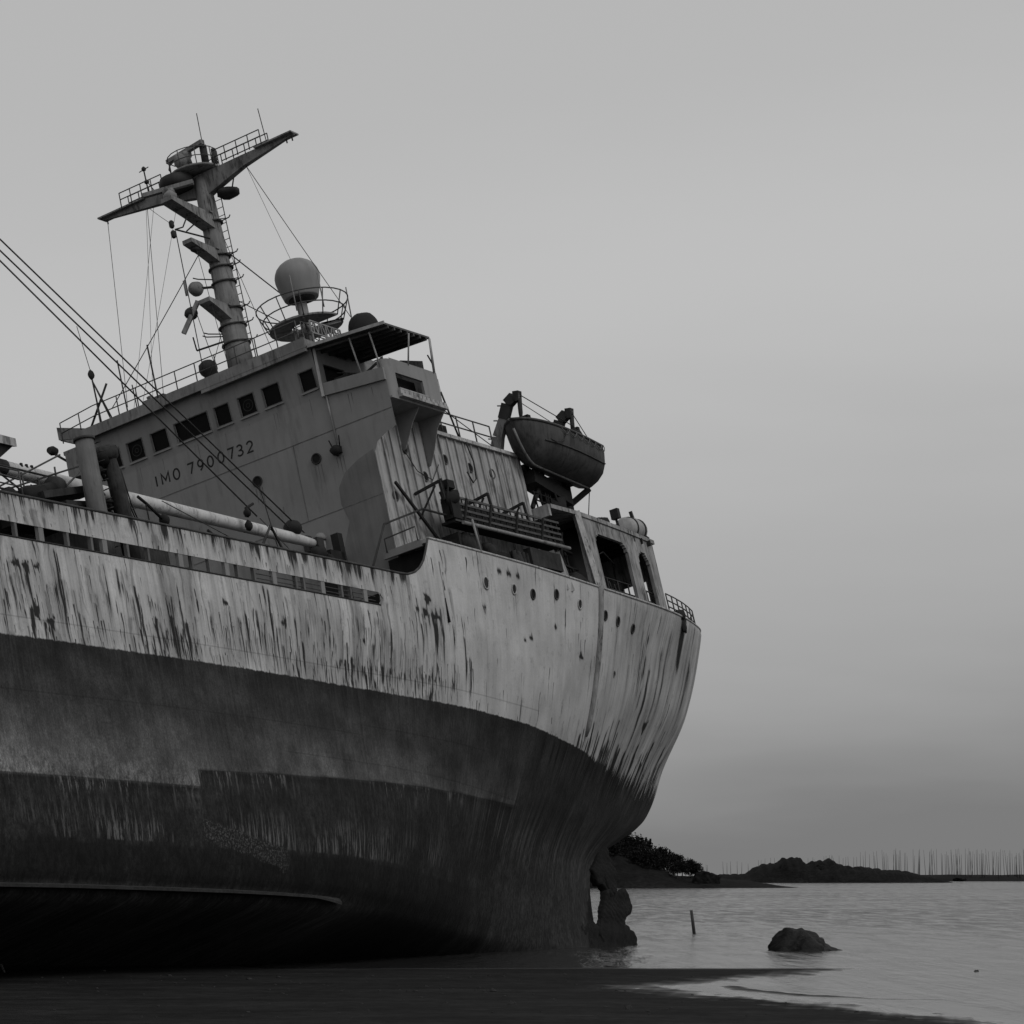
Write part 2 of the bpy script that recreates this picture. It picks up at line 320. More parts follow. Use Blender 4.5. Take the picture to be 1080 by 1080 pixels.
def paint(x, z):
    """two per-vertex numbers: rust (0..1) over the white paint, and the bare albedo of everything under the waterline"""
    n = len(x); st = np.zeros(n)
    for sx, zt, zb, w_, s_ in streaks:
        k = np.where((abs(x-sx) < 3.2*w_+.05) & (z < zt+.05) & (z > zb-.3))[0]
        if len(k) == 0: continue
        zk = z[k]; t = np.clip((zt-zk)/(zt-zb), 0, 1)
        g = np.exp(-((x[k]-sx-.02*np.sin(zk*5+sx*9))/(w_*(1.1-.5*t)))**2)
        pr = np.clip((zt-zk)/.12, 0, 1)*np.clip((1-t)*1.6, 0, 1)**.8
        st[k] = 1-(1-st[k])*(1-s_*g*pr)
    for sx, sz, r in spots:
        d = ((x-sx)**2+((z-sz)*1.25)**2)/r**2; a = np.arctan2(z-sz, x-sx)
        st = np.maximum(st, .95*np.clip(1.5-1.3*d*(1+.45*np.sin(3*a+sx)+.3*np.sin(7*a)), 0, 1))
    # dark chafed fan under the fairlead on the quarter
    fx = -23.5-.22*(13.6-z); st = np.maximum(st, .9*np.clip(1.6-abs(x-fx)/np.clip(.5-.12*(13.5-z), .12, 1)*1.2, 0, 1)*np.clip((z-10.9)/.8, 0, 1))
    # below the waterline
    ze = np.where(x > 17.1, 3.82, 4.3+np.clip(17.1-x, 0, None)*.031)
    def nz(a, b, c):   # cheap smooth noise from sines
        return (np.sin(a*x+b*z+c)+np.sin(a*1.7*x-b*2.3*z+c*2)+np.sin(a*.43*x+b*.7*z+c*5))/3
    mott = nz(1.1, 2.1, .4)
    al = .037+.008*mott+.115*np.clip((6.1-z)/1.9, 0, 1)*np.clip(.62+.55*nz(.9, .4, 2.1), 0, 1)
    al -= .016*np.clip((z-6.7)/.8, 0, 1)
    low = .016+.006*nz(2.3, 1.7, 1.)
    fx2 = np.clip((x+9)/5, 0, 1)                            # forward: clean plate edge; aft: encrusted
    below = np.clip((ze-z)/.03, 0, 1)
    al = np.where(x > -7.6, al*(1-below)+low*below, al*(1-np.clip((6.9-z)/1.6, 0, 1))+.026*np.clip((6.9-z)/1.6, 0, 1))
    # pale drips
    h1 = rng.random(4000)
    ci = ((x+40)/.09).astype(int) % 4000; ci2 = ((x+40)/.21).astype(int) % 4000
    d1 = np.clip(1-abs(z-2.45-.25*h1[ci2])/(.25+.55*h1[ci]), 0, 1)*(h1[ci] > .35)*np.clip(.4+nz(.55, .2, 3.), 0, 1)*np.clip((x+3)/4, 0, 1)
    d2 = np.clip((ze-z)/.06, 0, 1)*np.clip(1-(ze-z)/(.15+.6*h1[ci2]), 0, 1)*(h1[ci2] > .6)*np.clip(.3+nz(1.3, .1, 1.), 0, 1)*(x > -9)
    al *= np.where((z < 2.05) & (x > -4), .55, 1.)
    al += .055*np.clip((1.1-z)/.5, 0, 1)*np.clip((x-3)/7, 0, 1)  # light put into the colour: albedo raised on the dim underside
    d3 = np.clip(1-abs(z-4.3)/1.5, 0, 1)*(h1[ci] > .6)*np.clip((-1-x)/4, 0, 1)
    al += .045*d3
    d4 = (h1[ci] > .72)*np.clip(1-abs(z-7.0)/(.4+1.2*h1[ci2]), 0, 1)*np.clip((-7-x)/3, 0, 1)
    al -= .03*d4
    bn = (x > 12.6) & (x < 17.3) & (abs(z-(2.55-.16*(17.2-x))-.0) < .32+.08*np.sin(x*7))
    return np.clip(st, 0, 1), np.clip(al, .008, .4)

def hull_material():
    m = bpy.data.materials.new('hull_plating'); m.use_nodes = True
    nt = m.node_tree; nd = nt.nodes; lk = nt.links; b = nd['Principled BSDF']
    b.inputs['Roughness'].default_value = .78; b.inputs['Specular IOR Level'].default_value = .2
    uv = nd.new('ShaderNodeUVMap'); uv.uv_map = 'UVMap'
    a1 = nd.new('ShaderNodeAttribute'); a1.attribute_name = 'rust'
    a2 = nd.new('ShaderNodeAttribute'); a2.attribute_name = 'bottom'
    sp = nd.new('ShaderNodeSeparateXYZ'); lk.new(uv.outputs[0], sp.inputs[0])
    def noise(sx, sz, det=5, ro=.6, off=0):
        mp = nd.new('ShaderNodeMapping'); mp.inputs['Scale'].default_value = (sx, sz, 1); mp.inputs['Location'].default_value = (off, off, off)
        lk.new(uv.outputs[0], mp.inputs[0]); n = nd.new('ShaderNodeTexNoise'); n.noise_dimensions = '2D'; n.inputs['Scale'].default_value = 1
        n.inputs['Detail'].default_value = det; n.inputs['Roughness'].default_value = ro; lk.new(mp.outputs[0], n.inputs['Vector']); return n.outputs['Fac']
    def mr(s, a, bb, lo, hi):
        r = nd.new('ShaderNodeMapRange'); r.inputs[1].default_value = a; r.inputs[2].default_value = bb; r.inputs[3].default_value = lo; r.inputs[4].default_value = hi
        lk.new(s, r.inputs[0]); return r.outputs[0]
    def ma(op, a, bb):
        x = nd.new('ShaderNodeMath'); x.operation = op
        for i, q in enumerate((a, bb)):
            if isinstance(q, (int, float)): x.inputs[i].default_value = q
            else: lk.new(q, x.inputs[i])
        return x.outputs[0]
    # white topsides, weathered
    amt = ma('MAXIMUM', mr(sp.outputs['X'], -1, 3.5, .22, 1), mr(sp.outputs['X'], -14, -21, .22, .95))
    def fade(v): return ma('ADD', 1, ma('MULTIPLY', ma('SUBTRACT', v, 1), amt))
    wv = ma('MULTIPLY', mr(noise(.5, .45, 5, .6), .32, .68, .78, 1.08), fade(mr(noise(1.6, .09, 4, .55), .36, .68, 1.06, .66)))
    wv = ma('MULTIPLY', wv, fade(mr(noise(9, .30, 5, .6, 3), .48, .70, 1.0, .78)))
    wv = ma('MULTIPLY', wv, mr(noise(1.8, 1.8, 8, .78, 7), .58, .66, 1.0, .80))
    wv = ma('MULTIPLY', wv, mr(noise(20, 14, 3, .7, 13), .35, .65, .93, 1.05))
    white = ma('MULTIPLY', wv, .50)
    def drips(cw, rh, dens, wfrac, seed, lmin=.25):
        # each cell of a (column, row) lattice may hold one run: a dark head and a tapering tail
        wob = ma('MULTIPLY', ma('SUBTRACT', noise(1.5, .9, 2, .5, seed), .5), cw*1.4)
        uu = ma('DIVIDE', ma('ADD', ma('ADD', sp.outputs['X'], wob), 60+seed*.37), cw); ci = ma('FLOOR', uu, 0); fu = ma('SUBTRACT', ma('FRACT', uu, 0), .5)
        w1 = nd.new('ShaderNodeTexWhiteNoise'); w1.noise_dimensions = '1D'; lk.new(ma('ADD', ci, seed*13.7), w1.inputs['W'])
        vv = ma('ADD', ma('DIVIDE', sp.outputs['Y'], rh), w1.outputs['Value']); ri = ma('FLOOR', vv, 0); fv = ma('FRACT', vv, 0)
        cx = nd.new('ShaderNodeCombineXYZ'); lk.new(ci, cx.inputs[0]); lk.new(ri, cx.inputs[1]); cx.inputs[2].default_value = seed
        w2 = nd.new('ShaderNodeTexWhiteNoise'); w2.noise_dimensions = '3D'; lk.new(cx.outputs[0], w2.inputs['Vector'])
        sc_ = nd.new('ShaderNodeSeparateColor'); lk.new(w2.outputs['Color'], sc_.inputs[0])
        ln = ma('ADD', lmin, ma('MULTIPLY', ma('POWER', sc_.outputs[0], 1.6), 1-lmin))
        t = ma('DIVIDE', ma('SUBTRACT', 1, fv), ln)
        wd = ma('MULTIPLY', ma('ADD', .35, ma('MULTIPLY', sc_.outputs[1], .65)), wfrac*.5)
        wd = ma('MULTIPLY', wd, ma('SUBTRACT', 1.1, ma('MULTIPLY', t, .75)))
        d = ma('DIVIDE', ma('ABSOLUTE', fu, 0), ma('MAXIMUM', wd, .01))
        m_ = ma('MULTIPLY', mr(d, .55, 1.0, 1, 0), ma('MULTIPLY', mr(t, .02, .07, 0, 1), mr(t, .5, 1.0, 1, 0)))
        return ma('MULTIPLY', m_, ma('LESS_THAN', sc_.outputs[2], dens))
    Ud, Vd = sp.outputs['X'], sp.outputs['Y']
    mid = mr(Ud, -1.5, 2.5, 0, 1)
    clus = mr(noise(.33, .4, 3, .6, 41), .44, .60, .06, 1); clus2 = mr(noise(.8, .5, 3, .6, 43), .42, .60, .1, 1)
    lowz = mr(Vd, 9.6, 8.3, 0, 1)
    den1 = ma('ADD', ma('MULTIPLY', ma('MULTIPLY', lowz, clus), .75), .07); den1 = ma('MULTIPLY', den1, ma('ADD', .25, ma('MULTIPLY', mid, .75)))
    den2 = ma('MULTIPLY', ma('ADD', ma('MULTIPLY', clus2, .22), .04), ma('ADD', .4, ma('MULTIPLY', mid, .6)))
    top_ = ma('MULTIPLY', mr(Vd, 10.9, 11.1, 0, 1), mr(Ud, 1.5, 3.5, 0, 1))
    den3 = ma('ADD', ma('MULTIPLY', top_, .45), ma('MULTIPLY', clus2, .05))
    aft_ = mr(Ud, -14, -20, 0, 1)
    dd = ma('MAXIMUM', drips(.17, 1.5, den1, .46, 3, .3), drips(.26, 2.3, den2, .40, 5, .35))
    dd = ma('MAXIMUM', dd, ma('MULTIPLY', drips(.10, 1.0, den1, .7, 7, .3), .6))
    dd = ma('MAXIMUM', dd, ma('MULTIPLY', drips(.17, .8, den3, .6, 9), .7))
    dd = ma('MAXIMUM', dd, ma('MULTIPLY', drips(.26, 3.4, ma('MULTIPLY', aft_, .6), .26, 11, .45), .42))
    dd = ma('MAXIMUM', dd, ma('MULTIPLY', drips(.50, 3.2, ma('MULTIPLY', mid, .45), .95, 15, .5), .40))
    dd = ma('MAXIMUM', dd, ma('MULTIPLY', drips(.33, 2.4, ma('MULTIPLY', mid, .30), .5, 21, .5), .5))
    # rust: the attribute gives where and how much, streak noise gives its crisp edges
    fs_ = noise(24, .45, 5, .66, 11)
    gate = mr(a1.outputs['Fac'], .03, .2, 0, 1)
    rr = ma('MULTIPLY', gate, mr(ma('ADD', ma('MULTIPLY', a1.outputs['Fac'], 1.0), ma('MULTIPLY', ma('SUBTRACT', fs_, .5), 1.5)), .36, .66, 0, 1))
    soft = ma('MULTIPLY', a1.outputs['Fac'], .50)
    rr = ma('MULTIPLY', ma('MAXIMUM', rr, soft), .985)
    pin = ma('MULTIPLY', mr(noise(9, 2.0, 8, .8, 5), .665, .70, 0, .85), mr(noise(.3, .35, 2, .5, 9), .47, .58, 0, 1))
    rr = ma('MINIMUM', ma('MAXIMUM', ma('MAXIMUM', rr, pin), ma('MULTIPLY', dd, .92)), 1.0)
    mix = nd.new('ShaderNodeMix'); mix.data_type = 'FLOAT'; lk.new(rr, mix.inputs[0]); lk.new(white, mix.inputs[2]); mix.inputs[3].default_value = .014
    # below the paint line
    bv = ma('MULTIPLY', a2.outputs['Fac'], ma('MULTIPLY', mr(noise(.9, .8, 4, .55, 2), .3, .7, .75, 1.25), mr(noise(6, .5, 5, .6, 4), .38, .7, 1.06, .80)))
    bv = ma('MULTIPLY', bv, mr(noise(14, 5, 3, .6, 8), .35, .65, .88, 1.10))
    bv = ma('MULTIPLY', bv, mr(a1.outputs['Fac'], 0, 1, 1, .45))
    ze_ = ma('ADD', ma('MULTIPLY', ma('MAXIMUM', ma('SUBTRACT', 17.1, sp.outputs['X']), 0), .031), 4.3)
    ze_ = ma('SUBTRACT', ze_, ma('MULTIPLY', ma('GREATER_THAN', sp.outputs['X'], 17.1), .48))
    dz = ma('SUBTRACT', ze_, sp.outputs['Y'])
    fwd = mr(sp.outputs['X'], -8.2, -7.4, 0, 1)
    under = ma('MULTIPLY', mr(dz, -.01, .02, 0, 1), fwd)
    lip_ = ma('MULTIPLY', under, mr(dz, .02, .30, 1, 0))
    dk = ma('SUBTRACT', 1, ma('MULTIPLY', lip_, .6)); bv = ma('MULTIPLY', bv, dk)
    blot = mr(noise(.6, .8, 8, .68, 15), .42, .60, .78, 1.15); bv = ma('MULTIPLY', bv, blot)
    Vv, Uu = sp.outputs['Y'], sp.outputs['X']
    bv = ma('MULTIPLY', bv, ma('ADD', 1, ma('MULTIPLY', mr(Vv, 4.6, 3.8, .25, 1), mr(noise(6, 3.5, 6, .78, 29), .38, .62, -.55, .55))))
    bv = ma('MULTIPLY', bv, mr(ma('MULTIPLY', mr(noise(26, 15, 4, .72, 31), .40, .60, 0, 1), 1), 0, 1, .72, 1.22))
    zA = ma('MULTIPLY', ma('MULTIPLY', mr(Vv, 2.10, 2.16, 0, 1), mr(Vv, 2.4, 3.3, 1, .12)), mr(noise(.30, .3, 3, .5, 17), .40, .56, 0, 1))
    lA = ma('MULTIPLY', mr(noise(8, .75, 6, .75, 19), .50, .58, 0, 1), zA)
    zB = ma('MULTIPLY', mr(dz, .0, .05, 0, 1), mr(dz, .12, .85, 1, 0))
    lB = ma('MULTIPLY', ma('MULTIPLY', mr(noise(5, .8, 6, .75, 23), .54, .60, 0, 1), zB), mr(noise(.5, .3, 2, .5, 27), .45, .55, .1, 1))
    lt_ = ma('MULTIPLY', ma('MINIMUM', ma('ADD', lA, lB), 1), mr(Uu, -6, 0, 0, .85))
    drip = nd.new('ShaderNodeMix'); drip.data_type = 'FLOAT'; lk.new(lt_, drip.inputs[0]); lk.new(bv, drip.inputs[2]); drip.inputs[3].default_value = .14
    bv = drip.outputs[0]
    # oyster crust: a raised speckled patch
    ctr = ma('SUBTRACT', 2.55, ma('MULTIPLY', ma('SUBTRACT', 17.2, Uu), .16))
    dv = ma('ABSOLUTE', ma('SUBTRACT', ma('ADD', Vv, ma('MULTIPLY', ma('SUBTRACT', noise(3, 3, 4, .6, 33), .5), .35)), ctr), 0)
    patch = ma('MULTIPLY', mr(dv, .26, .34, 1, 0), ma('MULTIPLY', mr(Uu, 12.4, 12.9, 0, 1), mr(Uu, 17.15, 17.3, 1, 0)))
    crust = mr(noise(11, 11, 5, .8, 35), .50, .60, .010, .085)
    pm_ = nd.new('ShaderNodeMix'); pm_.data_type = 'FLOAT'; lk.new(patch, pm_.inputs[0]); lk.new(bv, pm_.inputs[2]); lk.new(crust, pm_.inputs[3]); bv = pm_.outputs[0]
    edge = ma('ADD', sp.outputs['Y'], ma('MULTIPLY', ma('SUBTRACT', noise(3.0, 1.0, 8, .8, 1), .5), .15))
    aft = mr(sp.outputs['X'], -14, -25, 0, 1)
    edge = ma('ADD', edge, ma('MULTIPLY', mr(sp.outputs['X'], -7, -22, 0, 1), .5))
    edge = ma('ADD', edge, ma('MULTIPLY', aft, ma('MULTIPLY', ma('SUBTRACT', noise(9, .35, 5, .7, 21), .53), 3.0)))
    msk = mr(edge, 7.655, 7.70, 0, 1)
    fin = nd.new('ShaderNodeMix'); fin.data_type = 'FLOAT'; lk.new(msk, fin.inputs[0]); lk.new(bv, fin.inputs[2]); lk.new(mix.outputs[0], fin.inputs[3])
    # plate seams: thin dark lines
    seam = None
    def line(src, at, wd, lo_src=None, lo=None, hi=None):
        d = ma('ABSOLUTE', ma('SUBTRACT', src, at), 0); v = mr(d, wd*.4, wd, .74, 1)
        if lo_src is not None:
            inside = ma('MULTIPLY', ma('GREATER_THAN', lo_src, lo), ma('LESS_THAN', lo_src, hi)); v = ma('SUBTRACT', 1, ma('MULTIPLY', inside, ma('SUBTRACT', 1, v)))
        return v
    U, V = sp.outputs['X'], sp.outputs['Y']
    tot = fin.outputs[0]
    for at, lo, hi in [(6.7, 4.6, 7.6), (-6.2, 5, 8.5), (-1.7, 4.7, 9.0), (15.2, 4.4, 6.1), (24.9, 3.9, 10), (2.9, 8, 11)]: tot = ma('MULTIPLY', tot, line(U, at, .035, V, lo, hi))
    for at, lo, hi in [(6.13, 6.7, 26), (6.45, -4, 6.7), (8.22, -8, 26), (5.2, -8, 12)]: tot = ma('MULTIPLY', tot, line(V, at, .03, U, lo, hi))
    lk.new(tot, b.inputs['Base Color'])
    bp = nd.new('ShaderNodeBump'); bp.inputs['Strength'].default_value = .35; bp.inputs['Distance'].default_value = .08
    hgt = ma('ADD', ma('MULTIPLY', noise(.55, .3, 2, .5, 6), 2.2), ma('MULTIPLY', mr(msk, 0, 1, 1, .12), noise(5, 4, 6, .7, 4)))
    lk.new(hgt, bp.inputs['Height']); lk.new(bp.outputs[0], b.inputs['Normal'])
    return m
M['hull'] = hull_material()

def hull_mesh(name, cols, zf, sides, mname, keep=None, thick=0):
    """zf(x) gives the list of heights of the column at deck position x"""
    obs = None
    V_, F_, UV_ = [], [], []
    for sgn in sides:
        base = len(V_); nr = len(zf(cols[0]))
        for xd in cols:
            for z in zf(xd):
                X = colX(xd, z); y = grid_y(xd, z)
                V_.append((X, sgn*y, z)); UV_.append((xd, z))
        for i in range(len(cols)-1):
            for j in range(nr-1):
                if keep and not keep(.5*(cols[i]+cols[i+1]), j): continue
                a = base+i*nr+j; q = (a, a+1, a+nr+1, a+nr)
                F_.append(q if sgn > 0 else tuple(reversed(q)))
    me = bpy.data.meshes.new(name); me.from_pydata(V_, [], F_)
    uvl = me.uv_layers.new(name='UVMap'); li = np.empty(len(me.loops), dtype=np.int32); me.loops.foreach_get('vertex_index', li)
    UV = np.array(UV_); uvl.data.foreach_set('uv', UV[li].astype(np.float32).ravel())
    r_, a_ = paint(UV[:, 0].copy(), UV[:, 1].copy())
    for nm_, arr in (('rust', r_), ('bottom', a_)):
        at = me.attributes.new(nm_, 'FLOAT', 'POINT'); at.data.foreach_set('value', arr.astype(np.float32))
    me.polygons.foreach_set('use_smooth', [True]*len(me.polygons)); me.update()
    me.materials.append(M[mname]); o = bpy.data.objects.new(name, me); C.objects.link(o); o.parent = ship
    if thick:
        md = o.modifiers.new('thickness', 'SOLIDIFY'); md.use_rim = False; md.thickness = thick; md.offset = -1 if 1 in sides and len(sides) == 1 else 0
    return o
hull_o = hull_mesh('hull', cols, lambda x: rows, [1], 'hull')
far_cols = list(np.concatenate([np.linspace(XT+.02, XT+2.2, 12), np.linspace(XT+2.4, 48, 120)]))
far_rows = [rows[i] for i in range(0, len(rows), 5)] + ([rows[-1]] if (len(rows)-1) % 5 else [])
fh = hull_mesh('far_side', far_cols, lambda x: far_rows, [-1], 'hull'); 
# join both sides into one hull, and close the flat bottom
bm = bmesh.new(); bm.from_mesh(hull_o.data)
bm2v = fh.data
lay = {k: bm.verts.layers.float.get(k) for k in ('rust', 'bottom')}; uvk = bm.loops.layers.uv.get('UVMap')
ul = bm2v.uv_layers['UVMap'].data; vmap = []
for v in bm2v.vertices:
    nv = bm.verts.new(v.co); nv[lay['rust']] = bm2v.attributes['rust'].data[v.index].value; nv[lay['bottom']] = bm2v.attributes['bottom'].data[v.index].value; vmap.append(nv)
for p in bm2v.polygons:
    try: f = bm.faces.new([vmap[i] for i in p.vertices])
    except ValueError: continue
    f.smooth = True
    for l, li_ in zip(f.loops, p.loop_indices): l[uvk].uv = ul[li_].uv
bx = [x for x in np.linspace(-17.5, 47.9, 60)]
bl = [bm.verts.new((x, grid_y(x, 0), -.002)) for x in bx]; br = [bm.verts.new((x, -grid_y(x, 0), -.002)) for x in bx]
for v in bl+br: v[lay['bottom']] = .10  # bottom albedo raised as well, painted light for the shaded keel area
for i in range(len(bx)-1):
    f = bm.faces.new((bl[i], bl[i+1], br[i+1], br[i]))
bm.to_mesh(hull_o.data); bm.free(); bpy.data.objects.remove(fh)

def topz(x):
    zt = ztop(x); return [10.55+q for q in zu] + [11.0+(zt-11.0)*u for u in us]
SLOT_A, SLOT_B = 4.72, 40
bul = hull_mesh('bulwark', cols, topz, [1], 'hull', keep=lambda x, j: not (SLOT_A < x < SLOT_B and j < 3), thick=.03)
bulf = hull_mesh('bulwark', far_cols, topz, [-1], 'hull', keep=lambda x, j: not (SLOT_A < x < SLOT_B and j < 3), thick=.03)

def ypos(x, z): return grid_y(x, z)
def onside(x, z, out=0.):
    X = colX(x, z); y = grid_y(x, z); return Vector((X, y+out, z))
# rail caps
mb = MB(); xs = [x for x in cols if x <= .66][::6]+[.66]
mb.tube([onside(x, ztop(x)) for x in xs], .045, 6); mb.build('rail_cap', 'cap', ship)
mb = MB(); xs = [x for x in cols if x >= .66][::4]
mb.tube([onside(x, ztop(x)) for x in xs], .04, 6); mb.build('rail_cap', 'capd', ship)
mb = MB(); xs = [x for x in cols if SLOT_A <= x <= 40][::6]
mb.tube([onside(x, 10.56) for x in xs], .03, 5); mb.build('slot_lip', 'gear', ship)
# rounded end of the freeing slot
mb = MB(); mb.tube([onside(SLOT_A+.02, 10.55)+Vector((.05,-.02,.0)), onside(SLOT_A-.12, 10.78)+Vector((0,.01,0)), onside(SLOT_A+.02, 11.0)], .05, 6); mb.build('slot_end', 'cap', ship)
# stays standing in the slot
xs_st = [5.6, 6.5, 7.05, 8.2, 9.3, 9.75, 11.0, 12.1, 13.0, 13.6, 14.5, 15.4, 16.0, 17.6, 18.6, 19.7, 20.3, 21.4, 22.6, 23.7, 24.6, 25.6, 26.6, 27.8, 29]
for i, x in enumerate(xs_st):
    a = onside(x, 10.45, -.10); b_ = onside(x, 11.2, -.06); wd = .10 if i % 3 else .22
    MB().bar(a, b_, .12, wd, up=(1,0,0)).build('bulwark_stay', 'post' if i % 3 else 'front', ship)
for k in (10.72, 10.87):
    MB().tube([onside(x, k, -.09) for x in np.arange(4.9, 12.2, .6)], .016, 5).build('slot_bar', 'rail', ship)
# decks
def deckplate(name, z, x0, x1, m, inset=.05, n=60):
    mb = MB(); xs = np.linspace(x0, x1, n); vs = []; fs = []
    for x in xs: y = max(.02, half(min(x, 47.9), min(z, 13.4))-inset); vs += [(x, y, z), (x, -y, z)]
    for i in range(n-1): fs.append((2*i, 2*i+2, 2*i+3, 2*i+1))
    mb.add(vs, fs); return mb.build(name, m, ship)
deckplate('main_deck', 10.42, .2, 47.5, 'deck'); deckplate('poop_deck', 12.3, xe(12.3)+.2, .1, 'deck')
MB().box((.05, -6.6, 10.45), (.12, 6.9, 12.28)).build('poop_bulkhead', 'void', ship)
# hatch coaming and hatch covers on the main deck
MB().box((11.5, -3.4, 10.44), (36, 3.6, 12.2)).build('hatch_coaming', 'gear', ship)
for x in np.arange(11.6, 33, 3.9): MB().box((x, -3.5, 12.22), (x+3.88, 3.7, 12.95)).build('hatch_cover', 'gear', ship)
# half-round rubbing bar running down the quarter
mb = MB(); mb.tube([onside(-13.75, z, .03) for z in np.linspace(13.45, 7.9, 16)], [.17]+[.14]*14+[.06], 8); mb.build('vertical_fender', M['hull'] if False else 'stern', ship)
# bilge keel
mb = MB(); L = []
for x in np.linspace(8.6, 34, 40):
    y = half(min(x, 40), .95); t = min(1, (x-8.6)/2.5)
    L.append(((x, y-.05, .97), (x, y+.42*t+.02, .80), (x, y+.42*t, .72), (x, y-.05, .80)))
vs = [p for q in L for p in q]; fs = []
for i in range(len(L)-1):
    for j in range(4): fs.append((i*4+j, i*4+(j+1)%4, i*4+4+(j+1)%4, i*4+4+j))
mb.add(vs, fs+[(0,1,2,3)]); mb.build('bilge_keel', mat('muddy_bilge_keel', .034, .4, 1.2, .85, fine=.4), ship)
# doubler plate with torn edge (the step in the plating)
# portholes in the hull
def porthole(p, nrm, r, parent=ship, m='rail', pane='glass'):
    n = Vector(nrm).normalized(); a = n.cross(Vector((0,0,1))).normalized(); b_ = a.cross(n)
    mb = MB(); K = 14; vs = []
    for rr, h in ((r*1.25, 0), (r*1.25, .035), (r, .035), (r, -.03)):
        for j in range(K):
            t = 2*math.pi*j/K; vs.append(Vector(p)+n*h+(a*math.cos(t)+b_*math.sin(t))*rr)
    mb.add(vs, [(i*K+j, i*K+(j+1)%K, (i+1)*K+(j+1)%K, (i+1)*K+j) for i in range(3) for j in range(K)], True)
    o = mb.build('porthole', m, parent)
    mb = MB(); mb.add([Vector(p)+n*.006+(a*math.cos(2*math.pi*j/K)+b_*math.sin(2*math.pi*j/K))*r for j in range(K)], [tuple(range(K))])
    mb.build('pane', pane, o); return o
for i, (x, z) in enumerate([(-3.34,12.28),(-5.69,12.34),(-7.31,12.35),(-9.44,12.6),(-11.67,12.5),(-14.3,12.4),(-15.72,12.35),(-17.48,12.29)]):
    y = half(x, z); e = .1; nx = -(half(x+e, z)-half(x-e, z))/(2*e); nz_ = -(half(x, z+e)-half(x, z-e))/(2*e)
    porthole((x, y+.005, z), (nx, 1, nz_), .17 if i else .2, m='cap' if i in (0, 1, 4) else 'rail', pane='glass' if i not in (0,1,4) else 'gear')
# rudder, its post and the fouled sole piece
def lumpy(name, poly, th, seed, amp=.09):
    """a fouled iron slab: outline in the centre plane, rounded and rough all over"""
    r_ = random.Random(seed); ph = [r_.uniform(0, 6.28) for _ in range(6)]
    bm = bmesh.new(); vs = [bm.verts.new((x, -th/2, z)) for x, z in poly]; f = bm.faces.new(vs)
    ex = bmesh.ops.extrude_face_region(bm, geom=[f]); bmesh.ops.translate(bm, verts=[v for v in ex['geom'] if isinstance(v, bmesh.types.BMVert)], vec=(0, th, 0))
    bmesh.ops.triangulate(bm, faces=bm.faces)
    for _ in range(4):
        lg = [e for e in bm.edges if e.calc_length() > .16]
        if lg: bmesh.ops.subdivide_edges(bm, edges=lg, cuts=1); bmesh.ops.triangulate(bm, faces=bm.faces)
    for _ in range(1): bmesh.ops.smooth_vert(bm, verts=bm.verts, factor=.5, use_axis_x=True, use_axis_y=True, use_axis_z=True)
    bmesh.ops.recalc_face_normals(bm, faces=bm.faces); bm.normal_update()
    for v in bm.verts:
        x, y, z = v.co; k = math.sin(5*x+ph[0]+2*z)+math.sin(7*z+ph[1]+3*y)+.7*math.sin(13*x+11*z+ph[2])+.6*math.sin(19*z-17*x+ph[3]+9*y)
        v.co += v.normal*(amp*.4*k+.03)
    me = bpy.data.meshes.new(name); bm.to_mesh(me); bm.free(); me.polygons.foreach_set('use_smooth', [True]*len(me.polygons)); me.materials.append(M['encr'])
    o = bpy.data.objects.new(name, me); C.objects.link(o); o.parent = ship; return o
lumpy('rudder', [(-20.55,2.85),(-21.2,2.95),(-21.75,2.8),(-22.25,2.95),(-22.68,2.66),(-22.7,2.25),(-22.3,1.92),(-21.7,1.72),(-21.62,1.45),(-22.35,1.1),(-22.3,.3),(-19.6,.3),(-19.1,1.2),(-19.75,1.75),(-20.15,2.3)], .26, 2, .07)
lumpy('rudder_carrier', [(-19.75,3.75),(-20.3,4.2),(-20.9,4.75),(-21.5,4.75),(-21.55,4.1),(-21.9,3.6),(-21.6,3.15),(-21.35,2.85),(-20.7,2.75),(-20.45,3.1),(-20.0,3.2)], .32, 4, .07)
mb = MB(); mb.tube([(-20.6,0,5.1),(-20.85,0,2.6)], .2, 10); mb.build('rudder_post', 'encr', ship)
lumpy('sole_piece', [(-17.6,1.5),(-18.3,1.85),(-18.7,1.7),(-19.1,1.4),(-19.9,1.1),(-19.9,.5),(-17.6,.5)], .2, 6, .05)
# ------------------------------------------------------------------ superstructure
def lean(z): return max(0, z-20.0)*.11
def wall_holes(mb, yl, zl, holes, place, depth):
    """rectangular wall with real openings; place(y,z,d) maps to ship space, d = depth inwards"""
    ys = sorted(set([yl[0], yl[1]]+[h[0] for h in holes]+[h[1] for h in holes])); zs = sorted(set([zl[0], zl[1]]+[h[2] for h in holes]+[h[3] for h in holes]))
    for a, b_ in zip(ys, ys[1:]):
        for c, d in zip(zs, zs[1:]):
            ym, zm = (a+b_)/2, (c+d)/2
            if any(h[0] < ym < h[1] and h[2] < zm < h[3] for h in holes): continue
            mb.add([place(a,c,0), place(b_,c,0), place(b_,d,0), place(a,d,0)], [(0,1,2,3)])
    for h in holes:
        q = [(h[0],h[2]),(h[1],h[2]),(h[1],h[3]),(h[0],h[3])]
        for (a, c), (b_, d) in zip(q, q[1:]+q[:1]): mb.add([place(a,c,0), place(b_,d,0), place(b_,d,depth), place(a,c,depth)], [(0,1,2,3)])
wins = [(-5.95,-5.3),(-4.92,-4.22),(-3.80,-3.08),(-2.68,-1.18),(-.85,-.2),(.24,.93),(1.33,2.06),(2.98,3.6)]
W0, W1 = 20.37, 21.08
mb = MB(); fp = lambda y, z, d: (lean(z)-d, y, z)
